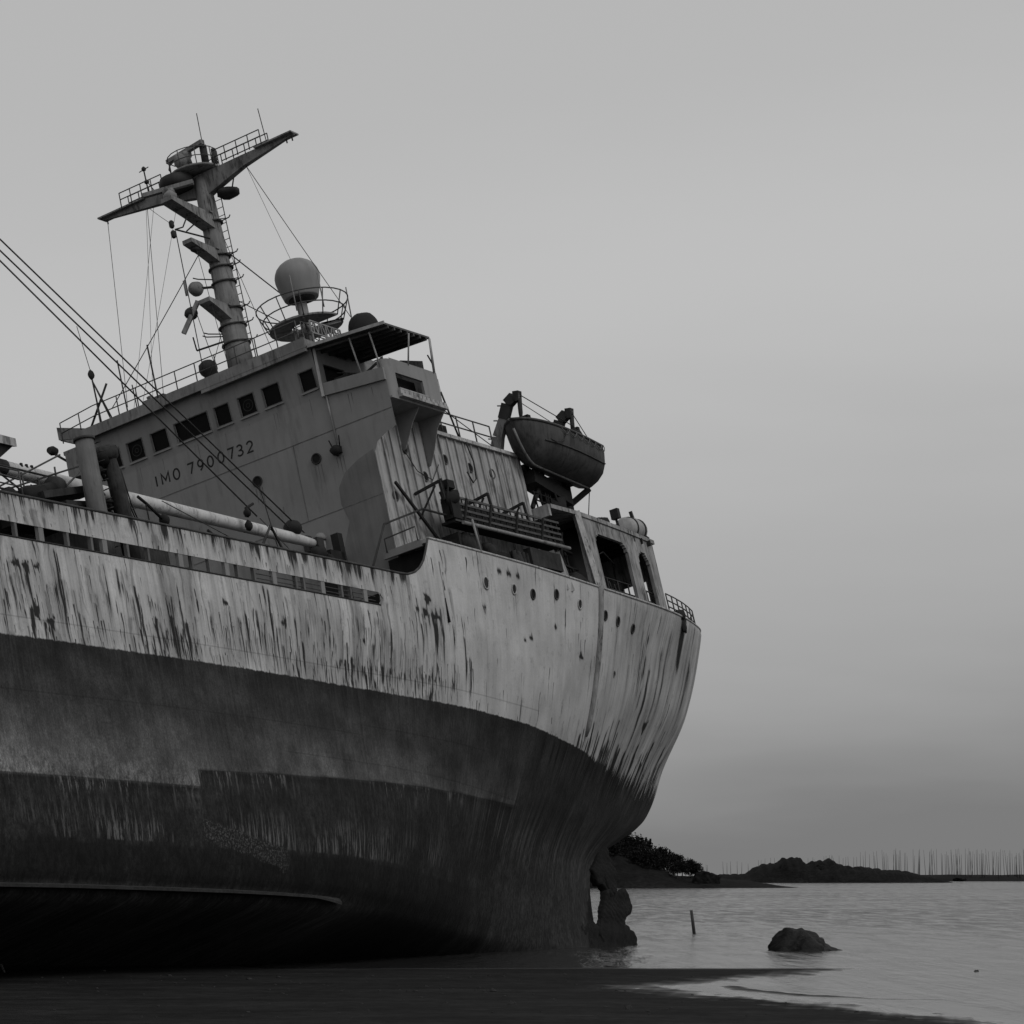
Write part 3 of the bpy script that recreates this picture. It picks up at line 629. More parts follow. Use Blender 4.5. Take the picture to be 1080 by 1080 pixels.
wall_holes(mb, (-6.5, 3.75), (20.0, 21.95), [(a, b_, W0, W1) for a, b_ in wins], fp, .12)
# lower front, down to the main deck, with the flare that carries the port wing
prof = [(-6.5,10.45),(5.36,10.45),(5.36,17.3),(5.55,17.62),(5.95,17.82),(6.42,17.94),(6.42,19.75),(3.75,20.0),(-6.5,20.0)]
mb.add([(0,y,z) for y, z in prof], [tuple(range(len(prof)))])
mb.build('front_wall', 'front', ship)
fw = [o for o in ship.children if o.name == 'front_wall'][0]
for i, (a, b_) in enumerate(wins):
    fr = MB(); t = .035
    for (y0, y1, z0, z1) in ((a,b_,W0-t,W0),(a,b_,W1,W1+t),(a-t,a,W0-t,W1+t),(b_,b_+t,W0-t,W1+t)):
        fr.add([(lean(z)+d, y, z) for d in (-.02,.02) for y, z in ((y0,z0),(y1,z0),(y1,z1),(y0,z1))], [(0,1,2,3),(7,6,5,4),(0,4,5,1),(1,5,6,2),(2,6,7,3),(3,7,4,0)])
    wo = fr.build('window', 'frame', ship)
    pn = MB(); pn.add([(lean(z)-.07, y, z) for y, z in ((a,W0),(b_,W0),(b_,W1),(a,W1))], [(0,1,2,3)]); pn.build('pane', 'glass', wo)
    if i in (1, 5):                                        # clear-view screens
        ym = (a+b_)/2; zm = .5*(W0+W1); rg = MB(); K = 20
        for r0, r1 in ((.20,.225),(.07,.09)):
            vs = [(lean(zm)-.045, ym+r*math.cos(6.2832*j/K), zm+r*math.sin(6.2832*j/K)) for r in (r0, r1) for j in range(K)]
            rg.add(vs, [(j,(j+1)%K,K+(j+1)%K,K+j) for j in range(K)])
        rg.build('clear_view_screen', 'dark', wo)
    MB().box((lean(W0)-.01, a-.06, W0-.10), (lean(W0)+.05, b_+.06, W0-.04)).build('sill', 'front', wo)
# shade of a flared wall, painted as a darker patch down the port side
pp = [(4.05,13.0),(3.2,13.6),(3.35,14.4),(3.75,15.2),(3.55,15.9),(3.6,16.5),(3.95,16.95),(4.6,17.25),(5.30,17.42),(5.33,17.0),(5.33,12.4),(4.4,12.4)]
MB().prism([(.002,y,z) for y, z in pp], (.004,0,0)).build('shade_patch', mat('painted_shade_grey', .160, .2, .7, .8, .25), fw)
# registration number
def arc(cx, cy, rx, ry, a0, a1, n=9): return [(cx+rx*math.cos(R(a0+(a1-a0)*i/n)), cy+ry*math.sin(R(a0+(a1-a0)*i/n))) for i in range(n+1)]
STROKES = {'I': [[(.5,0),(.5,1)]], 'M': [[(0,0),(0,1),(.5,.3),(1,1),(1,0)]], 'O': [arc(.5,.5,.5,.5,0,360,18)], '0': [arc(.5,.5,.5,.5,0,360,18)],
    '7': [[(0,1),(1,1),(.42,0)]], '9': [arc(.5,.68,.48,.32,0,360,14), arc(.02,.62,.96,.62,0,-72,7)], '3': [arc(.42,.75,.5,.25,150,-88,9)+arc(.42,.25,.56,.25,88,-150,9)], '2': [arc(.5,.7,.48,.3,165,-28,9)+[(0,0),(1,0)]]}
for ch, y_, wch in (('I',-4.02,.05),('M',-3.74,.33),('O',-3.20,.27),('7',-2.53,.26),('9',-2.07,.23),('0',-1.63,.25),('0',-1.15,.25),('7',-.70,.26),('3',-.27,.23),('2',.16,.25)):
    mb = MB(); hw = .034
    for st_ in STROKES[ch]:
        pts = [Vector((0, y_+px_*wch, 19.10-(y_+4)*.02+pz_*.40)) for px_, pz_ in st_]; n_ = len(pts); vs = []
        closed = (pts[0]-pts[-1]).length < 1e-4
        for i_, p in enumerate(pts):
            p0 = pts[i_-1] if i_ > 0 else (pts[-2] if closed else None); p1 = pts[i_+1] if i_ < n_-1 else (pts[1] if closed else None)
            d0 = (p-p0).normalized() if p0 is not None else None; d1 = (p1-p).normalized() if p1 is not None else None
            d = ((d0 or d1)+(d1 or d0)); d = d.normalized() if d.length > .05 else d1
            nn = Vector((0, -d.z, d.y)); kk = hw/max(.45, nn.dot(Vector((0, -(d1 or d0).z, (d1 or d0).y))))
            vs += [p+nn*kk+Vector((.004,0,0)), p-nn*kk+Vector((.004,0,0))]
        mb.add(vs, [(2*i_, 2*i_+1, 2*i_+3, 2*i_+2) for i_ in range(n_-1)])
    mb.build('letter' if ch.isalpha() else 'digit', 'ink', fw)
# weld lines and pipes on the front
MB().box((-.005,-6.4,18.62),(.012,6.4,18.645)).build('weld_seam', 'frame', fw)
MB().box((-.005,-6.4,15.72),(.012,5.3,15.745)).build('weld_seam', 'frame', fw)
MB().box((-.005,2.08,15.74),(.012,2.1,18.62)).build('weld_seam', 'frame', fw)
MB().tube([(.05,3.9,20.1),(.05,3.92,18.1)], .035, 6).build('drain_pipe', 'railL', fw)
for y, z in ((.32,17.85),(2.94,17.84)): porthole((.01,y,z), (1,0,0), .17, fw, m='dark', pane='void')
for y, z, nn in ((.32,17.6,3),(2.94,17.6,3),(3.9,17.6,3),(3.3,20.25,1),(.6,20.3,1),(-.5,20.28,1),(-1.9,20.28,2),(-3.4,20.28,1),(-4.6,20.28,2),(1.7,20.28,2),(4.9,19.7,2),(5.9,19.6,1),(-2.4,17.0,1),(1.3,16.6,1)):
    for q in range(nn): 
        yy = y-.14+.14*q; h_ = rnd.uniform(.35,1.0); MB().prism([(.0025,yy-.018,z),(.0025,yy+.018,z),(.0025,yy+.006,z-h_)], (.003,0,0)).build('rust_run', 'frame', fw)
mb = MB(); mb.box((.0,3.75,17.7),(.22,4.05,17.95)); mb.blob((.2,3.9,17.8),.16,.2,.2,7,.3); mb.tube([(.1,3.75,17.95),(.2,3.7,18.25)],.025,5); mb.tube([(.1,4.05,17.95),(.2,4.15,18.3)],.025,5); mb.build('deck_lamp', 'geardk', ship)
# small hoses and fire box at the foot of the front
mb = MB(); mb.box((.05,1.9,14.55),(.4,2.25,14.95)); mb.blob((.3,2.05,15.0),.16,.2,.17,4,.1); mb.build('vent_cowl', 'dark', ship)
mb = MB(); mb.box((.02,2.15,14.0),(.5,3.3,14.08)); mb.tube([(.3,2.5,14.05),(.3,2.55,14.8)],.05,6); mb.tube([(.3,2.7,14.05),(.3,2.72,14.75)],.05,6); mb.lathe((.3,2.6,14.8),[(.2,0),(.22,.1),(.14,.25),(.02,.3)],12); mb.build('pipe_rack', 'roof', ship)
# side wall with vertical stiffeners
Ys = 5.36
mb = MB(); mb.add([(0,Ys,12.28),(-11.15,Ys,12.28),(-11.15,Ys,18.7),(0,Ys,18.7)], [(0,1,2,3)])
mb.add([(-11.15,Ys,12.28),(-11.15,-Ys,12.28),(-11.15,-Ys,18.7),(-11.15,Ys,18.7)], [(0,1,2,3)])
mb.add([(0,-Ys,10.5),(-11.15,-Ys,10.5),(-11.15,-Ys,18.7),(0,-Ys,18.7)], [(0,1,2,3)])
for x in np.arange(-.62, -11.1, -.60): mb.box((x-.02,Ys,12.3),(x+.02,Ys+.07,18.66))
mb.box((-.03,Ys-.01,12.3),(.03,Ys+.03,17.3)); mb.add([(-.01,Ys,18.7),(-3.75,Ys,18.7),(-3.75,Ys,19.0),(-.01,Ys,19.0)],[(0,1,2,3)])
sw = mb.build('side_wall', 'side', ship)
MB().box((-11.3,-5.5,18.7),(-3.6,5.47,18.78)).build('boat_deck', 'side', ship)
MB().box((-11.32,5.40,18.66),(-3.7,5.50,18.80)).build('deck_edge', 'cap', ship)
for x, z, mm in ((-1.85,17.72,0),(-4.72,17.73,0),(-6.54,17.67,0),(-8.24,17.68,1),(-.45,15.71,0),(-2.93,16.8,0)): porthole((x-.28,Ys+.015,z), (0,1,0), .16, sw, m='rail', pane='void' if not mm else 'cap')
def wire(pts, r, name='rigging_wire', m='wire', parent=ship, n=5, sag=0):
    if sag:
        a, b_ = Vector(pts[0]), Vector(pts[-1]); pts = [a.lerp(b_, t)-Vector((0,0,sag*4*t*(1-t))) for t in [i/8 for i in range(9)]]
    return MB().tube(pts, r, n).build(name, m, parent)
wire([(-6.8,5.45,18.7),(-7.0,5.5,17.9),(-6.9,5.5,17.2),(-6.6,5.5,17.0),(-6.3,5.5,17.4)], .03, 'hanging_cable')
wire([(-1.95,5.45,17.6),(-2.6,5.45,16.9),(-3.6,5.45,16.7),(-4.3,5.45,17.4)], .018, 'hanging_cable')
# port bridge wing: front band, outboard box with its docking window, lip, gussets
mb = MB(); mb.box((-.02,3.75,19.95),(.10,6.42,20.42)); 
mb.v = [(x, y, z-(.28 if y > 5 else 0)) for x, y, z in mb.v]; mb.build('wing_front_band', 'front', ship)
mb = MB(); px = lambda x, z, d: (x, 6.5-d, z)
wall_holes(mb, (-3.68,-.35), (19.05,20.55), [(-2.5,-.6,19.42,20.02)], px, .1)
for i in range(6):                                         # rounded forward corner
    t0, t1 = math.pi/2*i/6, math.pi/2*(i+1)/6; c = lambda t: (-.35+.33*math.cos(t), 6.17+.33*math.sin(t))
    (xa, ya), (xb, yb) = c(t0), c(t1); mb.add([(xa,ya,19.05),(xb,yb,19.05),(xb,yb,20.5),(xa,ya,20.5)], [(0,1,2,3)], True)
mb.add([(-3.68,6.5,19.05),(-3.68,3.9,19.05),(-3.68,3.9,20.55),(-3.68,6.5,20.55)], [(0,1,2,3)])
mb.build('wing_bulwark', 'front', ship)
MB().add([(-.5,6.1,19.3),(-2.6,6.1,19.3),(-2.6,6.1,20.1),(-.5,6.1,20.1)], [(0,1,2,3)]).build('docking_window', 'glass', ship)
mb = MB(); mb.box((-3.7,6.45,19.06),(-.5,6.68,19.16)); mb.box((-3.7,6.52,19.16),(-.5,6.62,19.32)); mb.tube([(-.55,6.56,19.36),(-2.6,6.56,19.36)],.06,6)
for x in np.arange(-3.5,-.6,.3): mb.box((x,6.62,19.17),(x+.02,6.65,19.31))
mb.build('wing_lip', 'side', ship)
MB().box((-3.68,3.8,18.98),(-.02,6.5,19.05)).build('wing_floor', 'front', ship)
for x in (-2.0,-3.6):
    g = [(5.36,17.2),(5.5,17.25),(5.75,17.7),(6.1,18.5),(6.5,18.98),(5.36,18.98)] if x < -3 else [(5.36,17.6),(5.5,17.65),(5.7,18.0),(6.0,18.5),(6.4,18.98),(5.36,18.98)]
    MB().prism([(x,y,z) for y, z in g], (-.04,0,0)).build('wing_gusset', 'front', ship)
# wheelhouse sides, wing screen, dark interior, roofs
mb = MB(); wall_holes(mb, (-5.2,0.), (18.8,21.9), [(-1.9,-.45,19.6,21.3),(-3.4,-2.3,18.9,20.9)], lambda x,z,d:(x,3.75-d,z), .1)
mb.build('wheelhouse_side', 'front', ship)
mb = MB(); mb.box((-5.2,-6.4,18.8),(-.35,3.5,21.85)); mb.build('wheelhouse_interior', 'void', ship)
mb = MB(); mb.add([(-3.6,3.8,19),(-3.6,6.0,19),(-3.6,6.1,21.15),(-3.6,5.2,21.5),(-3.6,3.8,21.5)], [(0,1,2,3,4)]); mb.build('wing_screen', 'roof', ship)
mb = MB(); mb.box((-.9,4.1,19.1),(-.4,4.7,20.6)); mb.blob((-1.2,5.2,20.3),.25,.3,.3,3,.3); mb.tube([(-.6,4.8,20.2),(-.8,5.9,20.75)],.05,6); mb.tube([(-.4,4.3,20.75),(-.5,5.6,20.25)],.03,6); mb.build('wing_console', 'gear', ship)
mb = MB(); mb.box((-5.6,-6.6,21.86),(.42,3.72,22.14)); mb.build('wheelhouse_roof', 'roof', ship)
mb = MB(); mb.box((.42,-6.6,21.74),(.48,-2.75,22.16)); mb.box((.42,-2.75,21.80),(.50,3.72,22.18)); mb.box((.36,-1.0,21.66),(.49,3.7,21.8)); mb.build('eave_board', 'roof', ship)
mb = MB(); rs = [(.35,3.72,21.78),(.35,7.0,21.52),(-3.3,6.75,21.75),(-3.5,3.72,21.95)]
mb.add([Vector(p) for p in rs]+[Vector(p)+Vector((0,0,.07)) for p in rs], [(3,2,1,0),(4,5,6,7),(0,1,5,4),(1,2,6,5),(2,3,7,6),(3,0,4,7)])
for t in np.linspace(.08,.92,7):
    a = Vector(rs[0]).lerp(Vector(rs[3]), t); b_ = Vector(rs[1]).lerp(Vector(rs[2]), t); mb.bar(a-Vector((0,0,.06)), b_-Vector((0,0,.06)), .06, .1)
mb.build('wing_awning', mat('weathered_awning', .10, .4, 2, .85), ship)
MB().bar((.36,3.72,21.85),(.36,7.02,21.58),.05,.12).build('awning_edge', 'side', ship)
MB().bar((.02,3.78,22.0),(.12,3.82,19.9),.1,.12).build('awning_post', 'side', ship)
for a, b_ in (((.2,5.4,21.6),(.05,5.5,20.2)),((.2,6.25,21.5),(.0,6.3,20.1)),((-1.6,6.85,21.6),(-1.7,6.5,20.5)),((-3.25,6.75,21.75),(-3.5,6.5,20.5)),((-3.3,6.75,21.75),(-3.66,6.45,20.5))):
    MB().tube([a,b_],.035,6).build('awning_post', 'side', ship)
wire([(-3.9,6.2,21.4),(-4.3,6.1,21.2),(-4.3,6.1,20.8),(-3.9,6.2,20.6)],.03,'lamp_bracket')
# starboard wing end, seen past the king post
mb = MB(); mb.box((-.1,-8.0,22.1),(.0,-6.55,22.75)); mb.v=[(x,y,z+(.22 if z<22.3 and y<-7 else -.15 if z<22.3 else .08 if y<-7 else -.45)) for x,y,z in mb.v]
mb.box((-2.4,-8.0,22.3),(-.1,-7.94,22.7)); mb.build('starboard_wing', 'roof', ship)
mb = MB(); mb.box((-.5,-7.7,20.6),(.2,-6.5,21.6)); mb.box((-.3,-8.1,20.1),(-.2,-6.5,20.3)); mb.box((-.2,-7.9,21.65),(0,-7.1,21.8)); mb.build('starboard_locker', 'roof', ship)
mb = MB(); mb.lathe((-.0,-8.35,22.0),[(.15,-.15),(.19,.05),(.12,.25)],12,'x'); mb.tube([(0,-8.35,21.9),(0,-7.8,21.4)],.05,6); mb.build('searchlight', 'dark', ship)

def railing(pts, h, nst, bars=(1., .5), r=.022, m='rail', parent=ship, up=(0,0,1), name='railing', split=True, flare=None):
    """bars follow pts raised by h; stanchions spread along the run"""
    pts = [Vector(p) for p in pts]; u = Vector(up); L = [0]
    for a, b_ in zip(pts, pts[1:]): L.append(L[-1]+(b_-a).length)
    def at(s):
        for i in range(len(pts)-1):
            if s <= L[i+1]+1e-9: return pts[i].lerp(pts[i+1], (s-L[i])/max(1e-9, L[i+1]-L[i]))
        return pts[-1]
    mb = MB()
    for b_ in bars: mb.tube([p+u*h*b_ for p in pts], r, 6)
    posts = [at(L[-1]*i/(nst-1)) for i in range(nst)]
    if not split:
        for p in posts: mb.tube([p, p+u*h], r*1.1, 6)
    o = mb.build(name, m, parent)
    if split:
        for p in posts: MB().tube([p, p+u*h*1.0], r*1.15, 6).build('stanchion', m, o)
    return o
railing([(.3,-7.6,22.0),(.3,-6.0,22.15),(.3,3.4,22.15)], .82, 13, (1., .5))
railing([(.1,3.5,22.15),(-5.4,3.5,22.15)], .8, 6)
railing([(-5.4,3.5,22.15),(-5.4,-6.5,22.15)], .8, 9)
# things on the wheelhouse roof
for y, z0, z1, r in ((-4.6,22,24.35,.03),(-3.15,22,24.45,.035),(-4.15,22.1,23.2,.025)): MB().tube([(.1,y,z0),(.12,y-.02,z1)],r,6).build('whip_antenna', 'dark', ship)
mb = MB(); mb.box((-.4,-3.9,22.15),(.1,-2.9,22.42)); mb.lathe((-.2,-3.7,22.4),[(.1,0),(.14,.2),(.05,.24)],10); mb.build('roof_hatch', 'roof', ship)
mb = MB(); mb.lathe((-.3,-1.0,22.15),[(.2,0),(.16,.3),(.3,.45),(.36,.6),(.34,.8),(.2,.93),(.02,.97)],16); mb.build('roof_ventilator', 'dark', ship)
mb = MB(); mb.blob((-2.0,4.86,22.5),.6,.60,.68,12,.05,20,14); mb.box((-2.3,4.0,21.7),(-1.0,4.5,22.3)); mb.build('covered_searchlight', 'canvas', ship)
mb = MB(); mb.tube([(.1,-5.85,21.9),(.05,-5.95,24.2)],.035,6); mb.tube([(.1,-5.3,21.9),(.05,-5.95,24.0)],.03,6); mb.tube([(-.6,-5.6,21.9),(.05,-5.95,24.0)],.03,6); mb.blob((.05,-5.95,24.25),.12,.12,.2,1,.2); mb.build('signal_tripod', 'dark', ship)
wire([(.05,-5.95,24.4),(.1,-6.15,26.3)], .014, 'whip_antenna')
wire([(.2,-6.6,21.8),(.25,-5.2,23.6)], .045, 'signal_lamp_arm', 'dark')
# satellite dome on its round platform
PX, PY = -2., 2.5
mb = MB(); mb.tube([(PX,PY,22.1),(PX,PY,24.7)], .2, 12); mb.tube([(PX+.35,PY-.45,22.1),(PX+.2,PY-.3,23.5)],.06,6); mb.tube([(PX+.45,PY+.3,22.1),(PX+.2,PY+.2,23.5)],.06,6); mb.tube([(PX+.6,PY-.2,22.1),(PX+.6,PY-.2,23.5)],.035,6); mb.tube([(PX+.6,PY+.15,22.1),(PX+.6,PY+.15,23.5)],.035,6)
for q in np.arange(22.3,23.5,.22): mb.tube([(PX+.6,PY-.2,q),(PX+.6,PY+.15,q)],.02,5)
mb.build('dome_pedestal', 'mast', ship)
mb = MB(); K = 28
for r0, r1, z in ((.55,1.4,23.48),):
    vs = [(PX+r*math.cos(6.2832*j/K), PY+r*math.sin(6.2832*j/K), z+h) for h in (0,.07) for r in (r0, r1) for j in range(K)]
    fs = []
    for j in range(K):
        if 7 <= j <= 8: continue
        a, b_ = j, (j+1) % K
        fs += [(a,b_,K+b_,K+a), (2*K+a,2*K+b_,3*K+b_,3*K+a), (K+a,K+b_,3*K+b_,3*K+a), (a,b_,2*K+b_,2*K+a)]
    mb.add(vs, fs)
for t in (0, 1.57, 3.14, 4.71): mb.bar((PX,PY,23.4),(PX+1.3*math.cos(t+.5),PY+1.3*math.sin(t+.5),23.46),.06,.1)
dp = mb.build('dome_platform', 'roof', ship)
mb = MB()
for hh, rr in ((.42,1.56),(.85,1.74)): mb.tube([(PX+rr*math.cos(6.2832*j/K), PY+rr*math.sin(6.2832*j/K), 23.52+hh) for j in range(K+1)], .025, 6)
for j in range(12):
    t = 6.2832*j/12; mb.tube([(PX+1.4*math.cos(t),PY+1.4*math.sin(t),23.5),(PX+1.74*math.cos(t),PY+1.74*math.sin(t),24.37)],.024,6)
mb.build('platform_railing', 'rail', dp)
mb = MB(); mb.lathe((PX,PY+.05,24.62),[(.02,-.02),(.64,0),(.66,.05),(.73,.28),(.80,.52),(.85,.76),(.85,.92),(.81,1.08),(.73,1.24),(.60,1.38),(.43,1.49),(.22,1.555),(.04,1.57)],32); mb.build('satellite_dome', 'dome', ship)
mb = MB(); mb.lathe((PX,PY+.05,24.5),[(.3,0),(.5,.08),(.5,.14),(.1,.15)],20); mb.build('dome_base', 'dark', ship)
for t, h_ in ((.4,1.5),(1.0,1.45),(2.2,1.3)): MB().tube([(PX+1.72*math.cos(t),PY+1.72*math.sin(t),23.6),(PX+1.75*math.cos(t),PY+1.75*math.sin(t),23.5+h_)],.025,5).build('whip_antenna','railL',ship)
# openwork name board on the port edge of the roof: the strokes are too worn to read
mb = MB(); yb = 3.74
mb.bar((-.15,yb,22.96),(-2.2,yb,22.96),.04,.05); mb.bar((-.15,yb,22.50),(-2.2,yb,22.50),.04,.06); mb.bar((-.15,yb,22.5),(-.15,yb,22.96),.05,.05); mb.bar((-2.2,yb,22.5),(-2.2,yb,22.96),.05,.05)
for i, x in enumerate(np.linspace(-.35,-2.05,11)):
    dx = [.0,.08,-.08,.0,.1][i % 5]; mb.bar((x-dx,yb,22.52),(x+dx,yb,22.94),.03,.055)
for x in (-.2,-1.1,-2.1): mb.bar((x,yb,22.1),(x,yb,22.5),.04,.04)
mb.build('name_board', 'railL', ship)

# ------------------------------------------------------------------ mast
mx_ = -1.0
mb = MB(); mb.tube([(mx_,0,22.1),(mx_,0,23.5),(mx_,-.03,26.8),(mx_,-.06,29.4),(mx_,-.06,30.3)], [.52,.48,.40,.34,.30], 18)
mast = mb.build('mast', 'mast', ship)
mb = MB(); mb.lathe((mx_,0,22.15),[(.7,0),(.7,.12),(.55,.3)],18); mb.build('mast_foot', 'deck', mast)
def yardz(y): return 30.5-.35*(1-abs(y)/4.8)*0
mb = MB()
for sgn, tip in ((-1,-4.79),(1,4.27)):
    pr = [(0,.22,30.42),(sgn*.5,.2,30.42),(tip*.45,.16,30.46),(tip,.07,30.48)]
    dn = [.95,.78,.42,.08]; vs = []
    for (y, hw, z), d in zip(pr, dn): vs += [(mx_-hw,y,z),(mx_+hw,y,z),(mx_+hw*.8,y,z-d),(mx_-hw*.8,y,z-d)]
    mb.add(vs, [(i*4+j,i*4+(j+1)%4,i*4+4+(j+1)%4,i*4+4+j) for i in range(3) for j in range(4)]+[(12,13,14,15)])
mb.box((mx_-.28,-4.85,30.44),(mx_+.28,-2.6,30.50)); mb.box((mx_-.28,2.6,30.44),(mx_+.28,4.3,30.50)); mb.build('yard', 'mast', mast)
for a, b_, n in ((-3.66,-1.65,5),(.8,2.97,5)):
    for dx in (.28,-.28): railing([(mx_+dx,a,30.46),(mx_+dx,b_,30.46)], .6, n, (1.,.55), .022, 'rail', mast, split=False)
for y in (-4.6,4.15,3.9,-2.7): MB().tube([(mx_,y,30.42),(mx_,y,30.2)],.03,5).build('halyard_block','dark',mast)
# top platform with rails and drum
mb = MB(); mb.lathe((mx_+.15,-.2,30.5),[(.2,0),(.95,0),(.98,.07),(.2,.08)],22); mb.build('top_platform', 'mast', mast)
mb = MB(); K = 18
for hh in (.35,.72): mb.tube([(mx_+.15+.95*math.cos(6.2832*j/K),-.2+.95*math.sin(6.2832*j/K),30.55+hh) for j in range(K+1)],.02,5)
for j in range(9):
    t = 6.2832*j/9; mb.tube([(mx_+.15+.95*math.cos(t),-.2+.95*math.sin(t),30.55),(mx_+.15+.95*math.cos(t),-.2+.95*math.sin(t),31.27)],.02,5)
mb.build('platform_railing', 'rail', mast)
mb = MB(); mb.lathe((mx_+.7,-.75,30.1),[(.05,-.12),(.62,-.1),(.66,.1),(.62,.32),(.05,.34)],18); mb.build('platform_bracket', 'dark', mast)
def scanner(c, half_len, ang, name_h, r=.11):
    """radar: pedestal, gearbox and bar"""
    mb = MB(); mb.lathe((c[0],c[1],c[2]-.5),[(.2,0),(.17,.2),(.24,.3),(.24,.45),(.12,.5)],14); o = mb.build('radar_pedestal', 'mast', mast)
    d = Vector((math.cos(ang), math.sin(ang), 0))*half_len; mb = MB(); mb.bar(Vector(c)-d, Vector(c)+d, .2, .16); mb.tube([Vector(c)-d, Vector(c)+d], .1, 8); mb.build('radar_scanner', 'mast', o)
scanner((mx_+.4,-.30,31.42), .98, R(79), 0)
mb = MB(); mb.tube([(mx_+.4,.5,30.55),(mx_+.4,.52,31.35)],.14,10); mb.build('signal_horn','dark',mast)
mb = MB(); mb.blob((mx_+.55,-.45,31.05),.3,.28,.34,3,.15); mb.build('radar_gearbox','roof',mast)
# brackets reaching forward, each a tapering box
def arm(z, length, w_, dep, m='mast', rise=.1):
    mb = MB(); r0 = mx_+.28
    top = [(r0,z),(r0+length*.55,z+rise*.55),(r0+length,z+rise)]; bot = [(r0-.05,z-dep),(r0+length*.5,z-dep*.55+rise*.4),(r0+length,z-.16+rise)]
    vs = []
    for (xa, za), (xb, zb) in zip(top, bot): vs += [(xa,-w_/2,za),(xa,w_/2,za),(xb,w_/2,zb),(xb,-w_/2,zb)]
    mb.add(vs, [(i*4+j,i*4+(j+1)%4,i*4+4+(j+1)%4,i*4+4+j) for i in range(2) for j in range(4)]+[(8,9,10,11)])
    mb.box((r0,-w_/2-.06,z-.02),(r0+.2,w_/2+.06,z+.04))
    return mb.build('mast_bracket', m, mast)
arm(28.72,2.55,.50,.62,rise=.12); arm(27.25,1.7,.42,.55); arm(24.95,1.35,.50,.62)
scanner((mx_+2.2,-.22,29.42), .98, R(109), 0)
mb = MB(); mb.blob((mx_+2.5,0,28.95),.27,.25,.22,2,.12); mb.build('radar_gearbox','roof',mast)
mb = MB(); mb.tube([(mx_+1.6,0,28.4),(mx_+1.9,-.1,27.9),(mx_+2.3,-.2,27.75)],.03,5); mb.tube([(mx_+.3,0,27.75),(mx_+2.3,-.2,27.75)],.035,5); mb.tube([(mx_+1.0,0,28.3),(mx_+1.7,-.1,27.78)],.03,5); mb.build('lamp_outrigger','dark',mast)
mb = MB()
for zc in (27.95,27.55): mb.lathe((mx_+2.4,-.25,zc-.15),[(.06,0),(.1,.06),(.1,.24),(.05,.3)],10)
mb.build('navigation_lamp','dark',mast)
mb = MB(); mb.lathe((mx_+1.55,-.0,26.95),[(.1,0),(.17,.06),(.17,.2),(.05,.24)],12); mb.build('navigation_lamp','dark',mast)
mb = MB(); mb.lathe((mx_+.55,-.85,25.95),[(.27,0),(.29,.08),(.24,.3),(.1,.42),(.02,.44)],16,'x'); mb.tube([(mx_+.7,-.85,25.95),(mx_+.3,-.3,25.9)],.05,6); mb.tube([(mx_+1.0,-1.1,25.7),(mx_+1.0,-1.1,26.3)],.05,6); mb.build('searchlight','roof',mast)
mb = MB(); mb.blob((mx_+1.5,-.75,24.75),.28,.26,.24,5,.15); mb.build('horn_drum','dark',mast)
MB().bar((mx_+1.5,-.35,25.1),(mx_+1.8,-1.05,24.0),.14,.16).build('fallen_antenna','mast',mast)
mb = MB()
for y0 in (.25,): mb.blob((mx_-.35,.75,29.5),.5,.42,.2,3,.12); mb.tube([(mx_-.3,1.0,29.6),(mx_-.3,1.15,29.95),(mx_-.3,1.0,30.1)],.03,5)
mb.build('aerial_loop','dark',mast)
for z in (28.4,27.0,26.55,25.95,24.85,24.2,23.5):
    mb = MB(); r_ = .52-(z-22)*.024; mb.lathe((mx_,-.02,z),[(r_,0),(r_+.07,0),(r_+.07,.06),(r_,.06)],18); mb.tube([(mx_-.1,r_,z+.03),(mx_-.1,r_+.35,z+.05),(mx_-.1,r_+.42,z+.13)],.025,5); mb.tube([(mx_+.2,r_,z+.03),(mx_+.1,r_+.3,z-.02)],.02,5); mb.build('mast_band','deck',mast)
mb = MB()
for y0 in (.02,.34): mb.tube([(mx_-.62,y0,22.2),(mx_-.5,y0,26.4),(mx_-.45,y0,29.6)],.02,5)
for z in np.arange(22.4,29.6,.32): o_ = .17*(z-22.2)/7.4; mb.tube([(mx_-.62+o_,.02,z),(mx_-.62+o_,.34,z)],.016,4)
mb.build('mast_ladder','rail',mast)
mb = MB(); mb.tube([(mx_+.3,-.25,22.3),(mx_+.28,-.2,26.6),(mx_+.25,-.2,29.4)],.03,5); mb.tube([(mx_+.34,.05,22.3),(mx_+.3,.05,29.3)],.03,5); mb.tube([(mx_+.2,.3,22.3),(mx_+.2,.22,29.3)],.025,5); mb.build('cable_run','rail',mast)
mb = MB()
for a, z in ((.5,26.2),(.9,25.9),(.55,24.0),(.75,23.9)): mb.tube([(mx_+.3,-.3,z),(mx_+.7+a*.2,-.4-a*.4,z+.02),(mx_+.9,-.6-a*.3,z+.1)],.025,5)
mb.tube([(mx_+.2,-.3,23.75),(mx_+.9,-1.2,23.55)],.04,5); mb.tube([(mx_+.9,-1.2,23.55),(mx_+.9,-1.25,24.1)],.03,5); mb.build('antenna_stubs','dark',mast)
mb = MB(); mb.tube([(mx_,-2.5,30.5),(mx_,-2.53,31.75)],.03,5); mb.tube([(mx_,-2.15,30.5),(mx_,-2.5,31.2)],.02,5); mb.tube([(mx_,-2.75,31.65),(mx_,-2.3,31.7)],.02,5); mb.blob((mx_,-2.52,31.7),.09,.09,.1,2,.1); mb.blob((mx_,-2.5,31.15),.1,.1,.09,2,.1); mb.build('wind_vane','dark',mast)
wire([(mx_,.28,31.3),(mx_,.3,32.9)], .018, 'whip_antenna', 'dark', mast); wire([(mx_,3.05,30.5),(mx_,2.97,32.0)], .018, 'whip_antenna', 'dark', mast)
MB().tube([(mx_,.65,30.5),(mx_,.7,31.25)],.1,8).build('signal_horn','dark',mast)
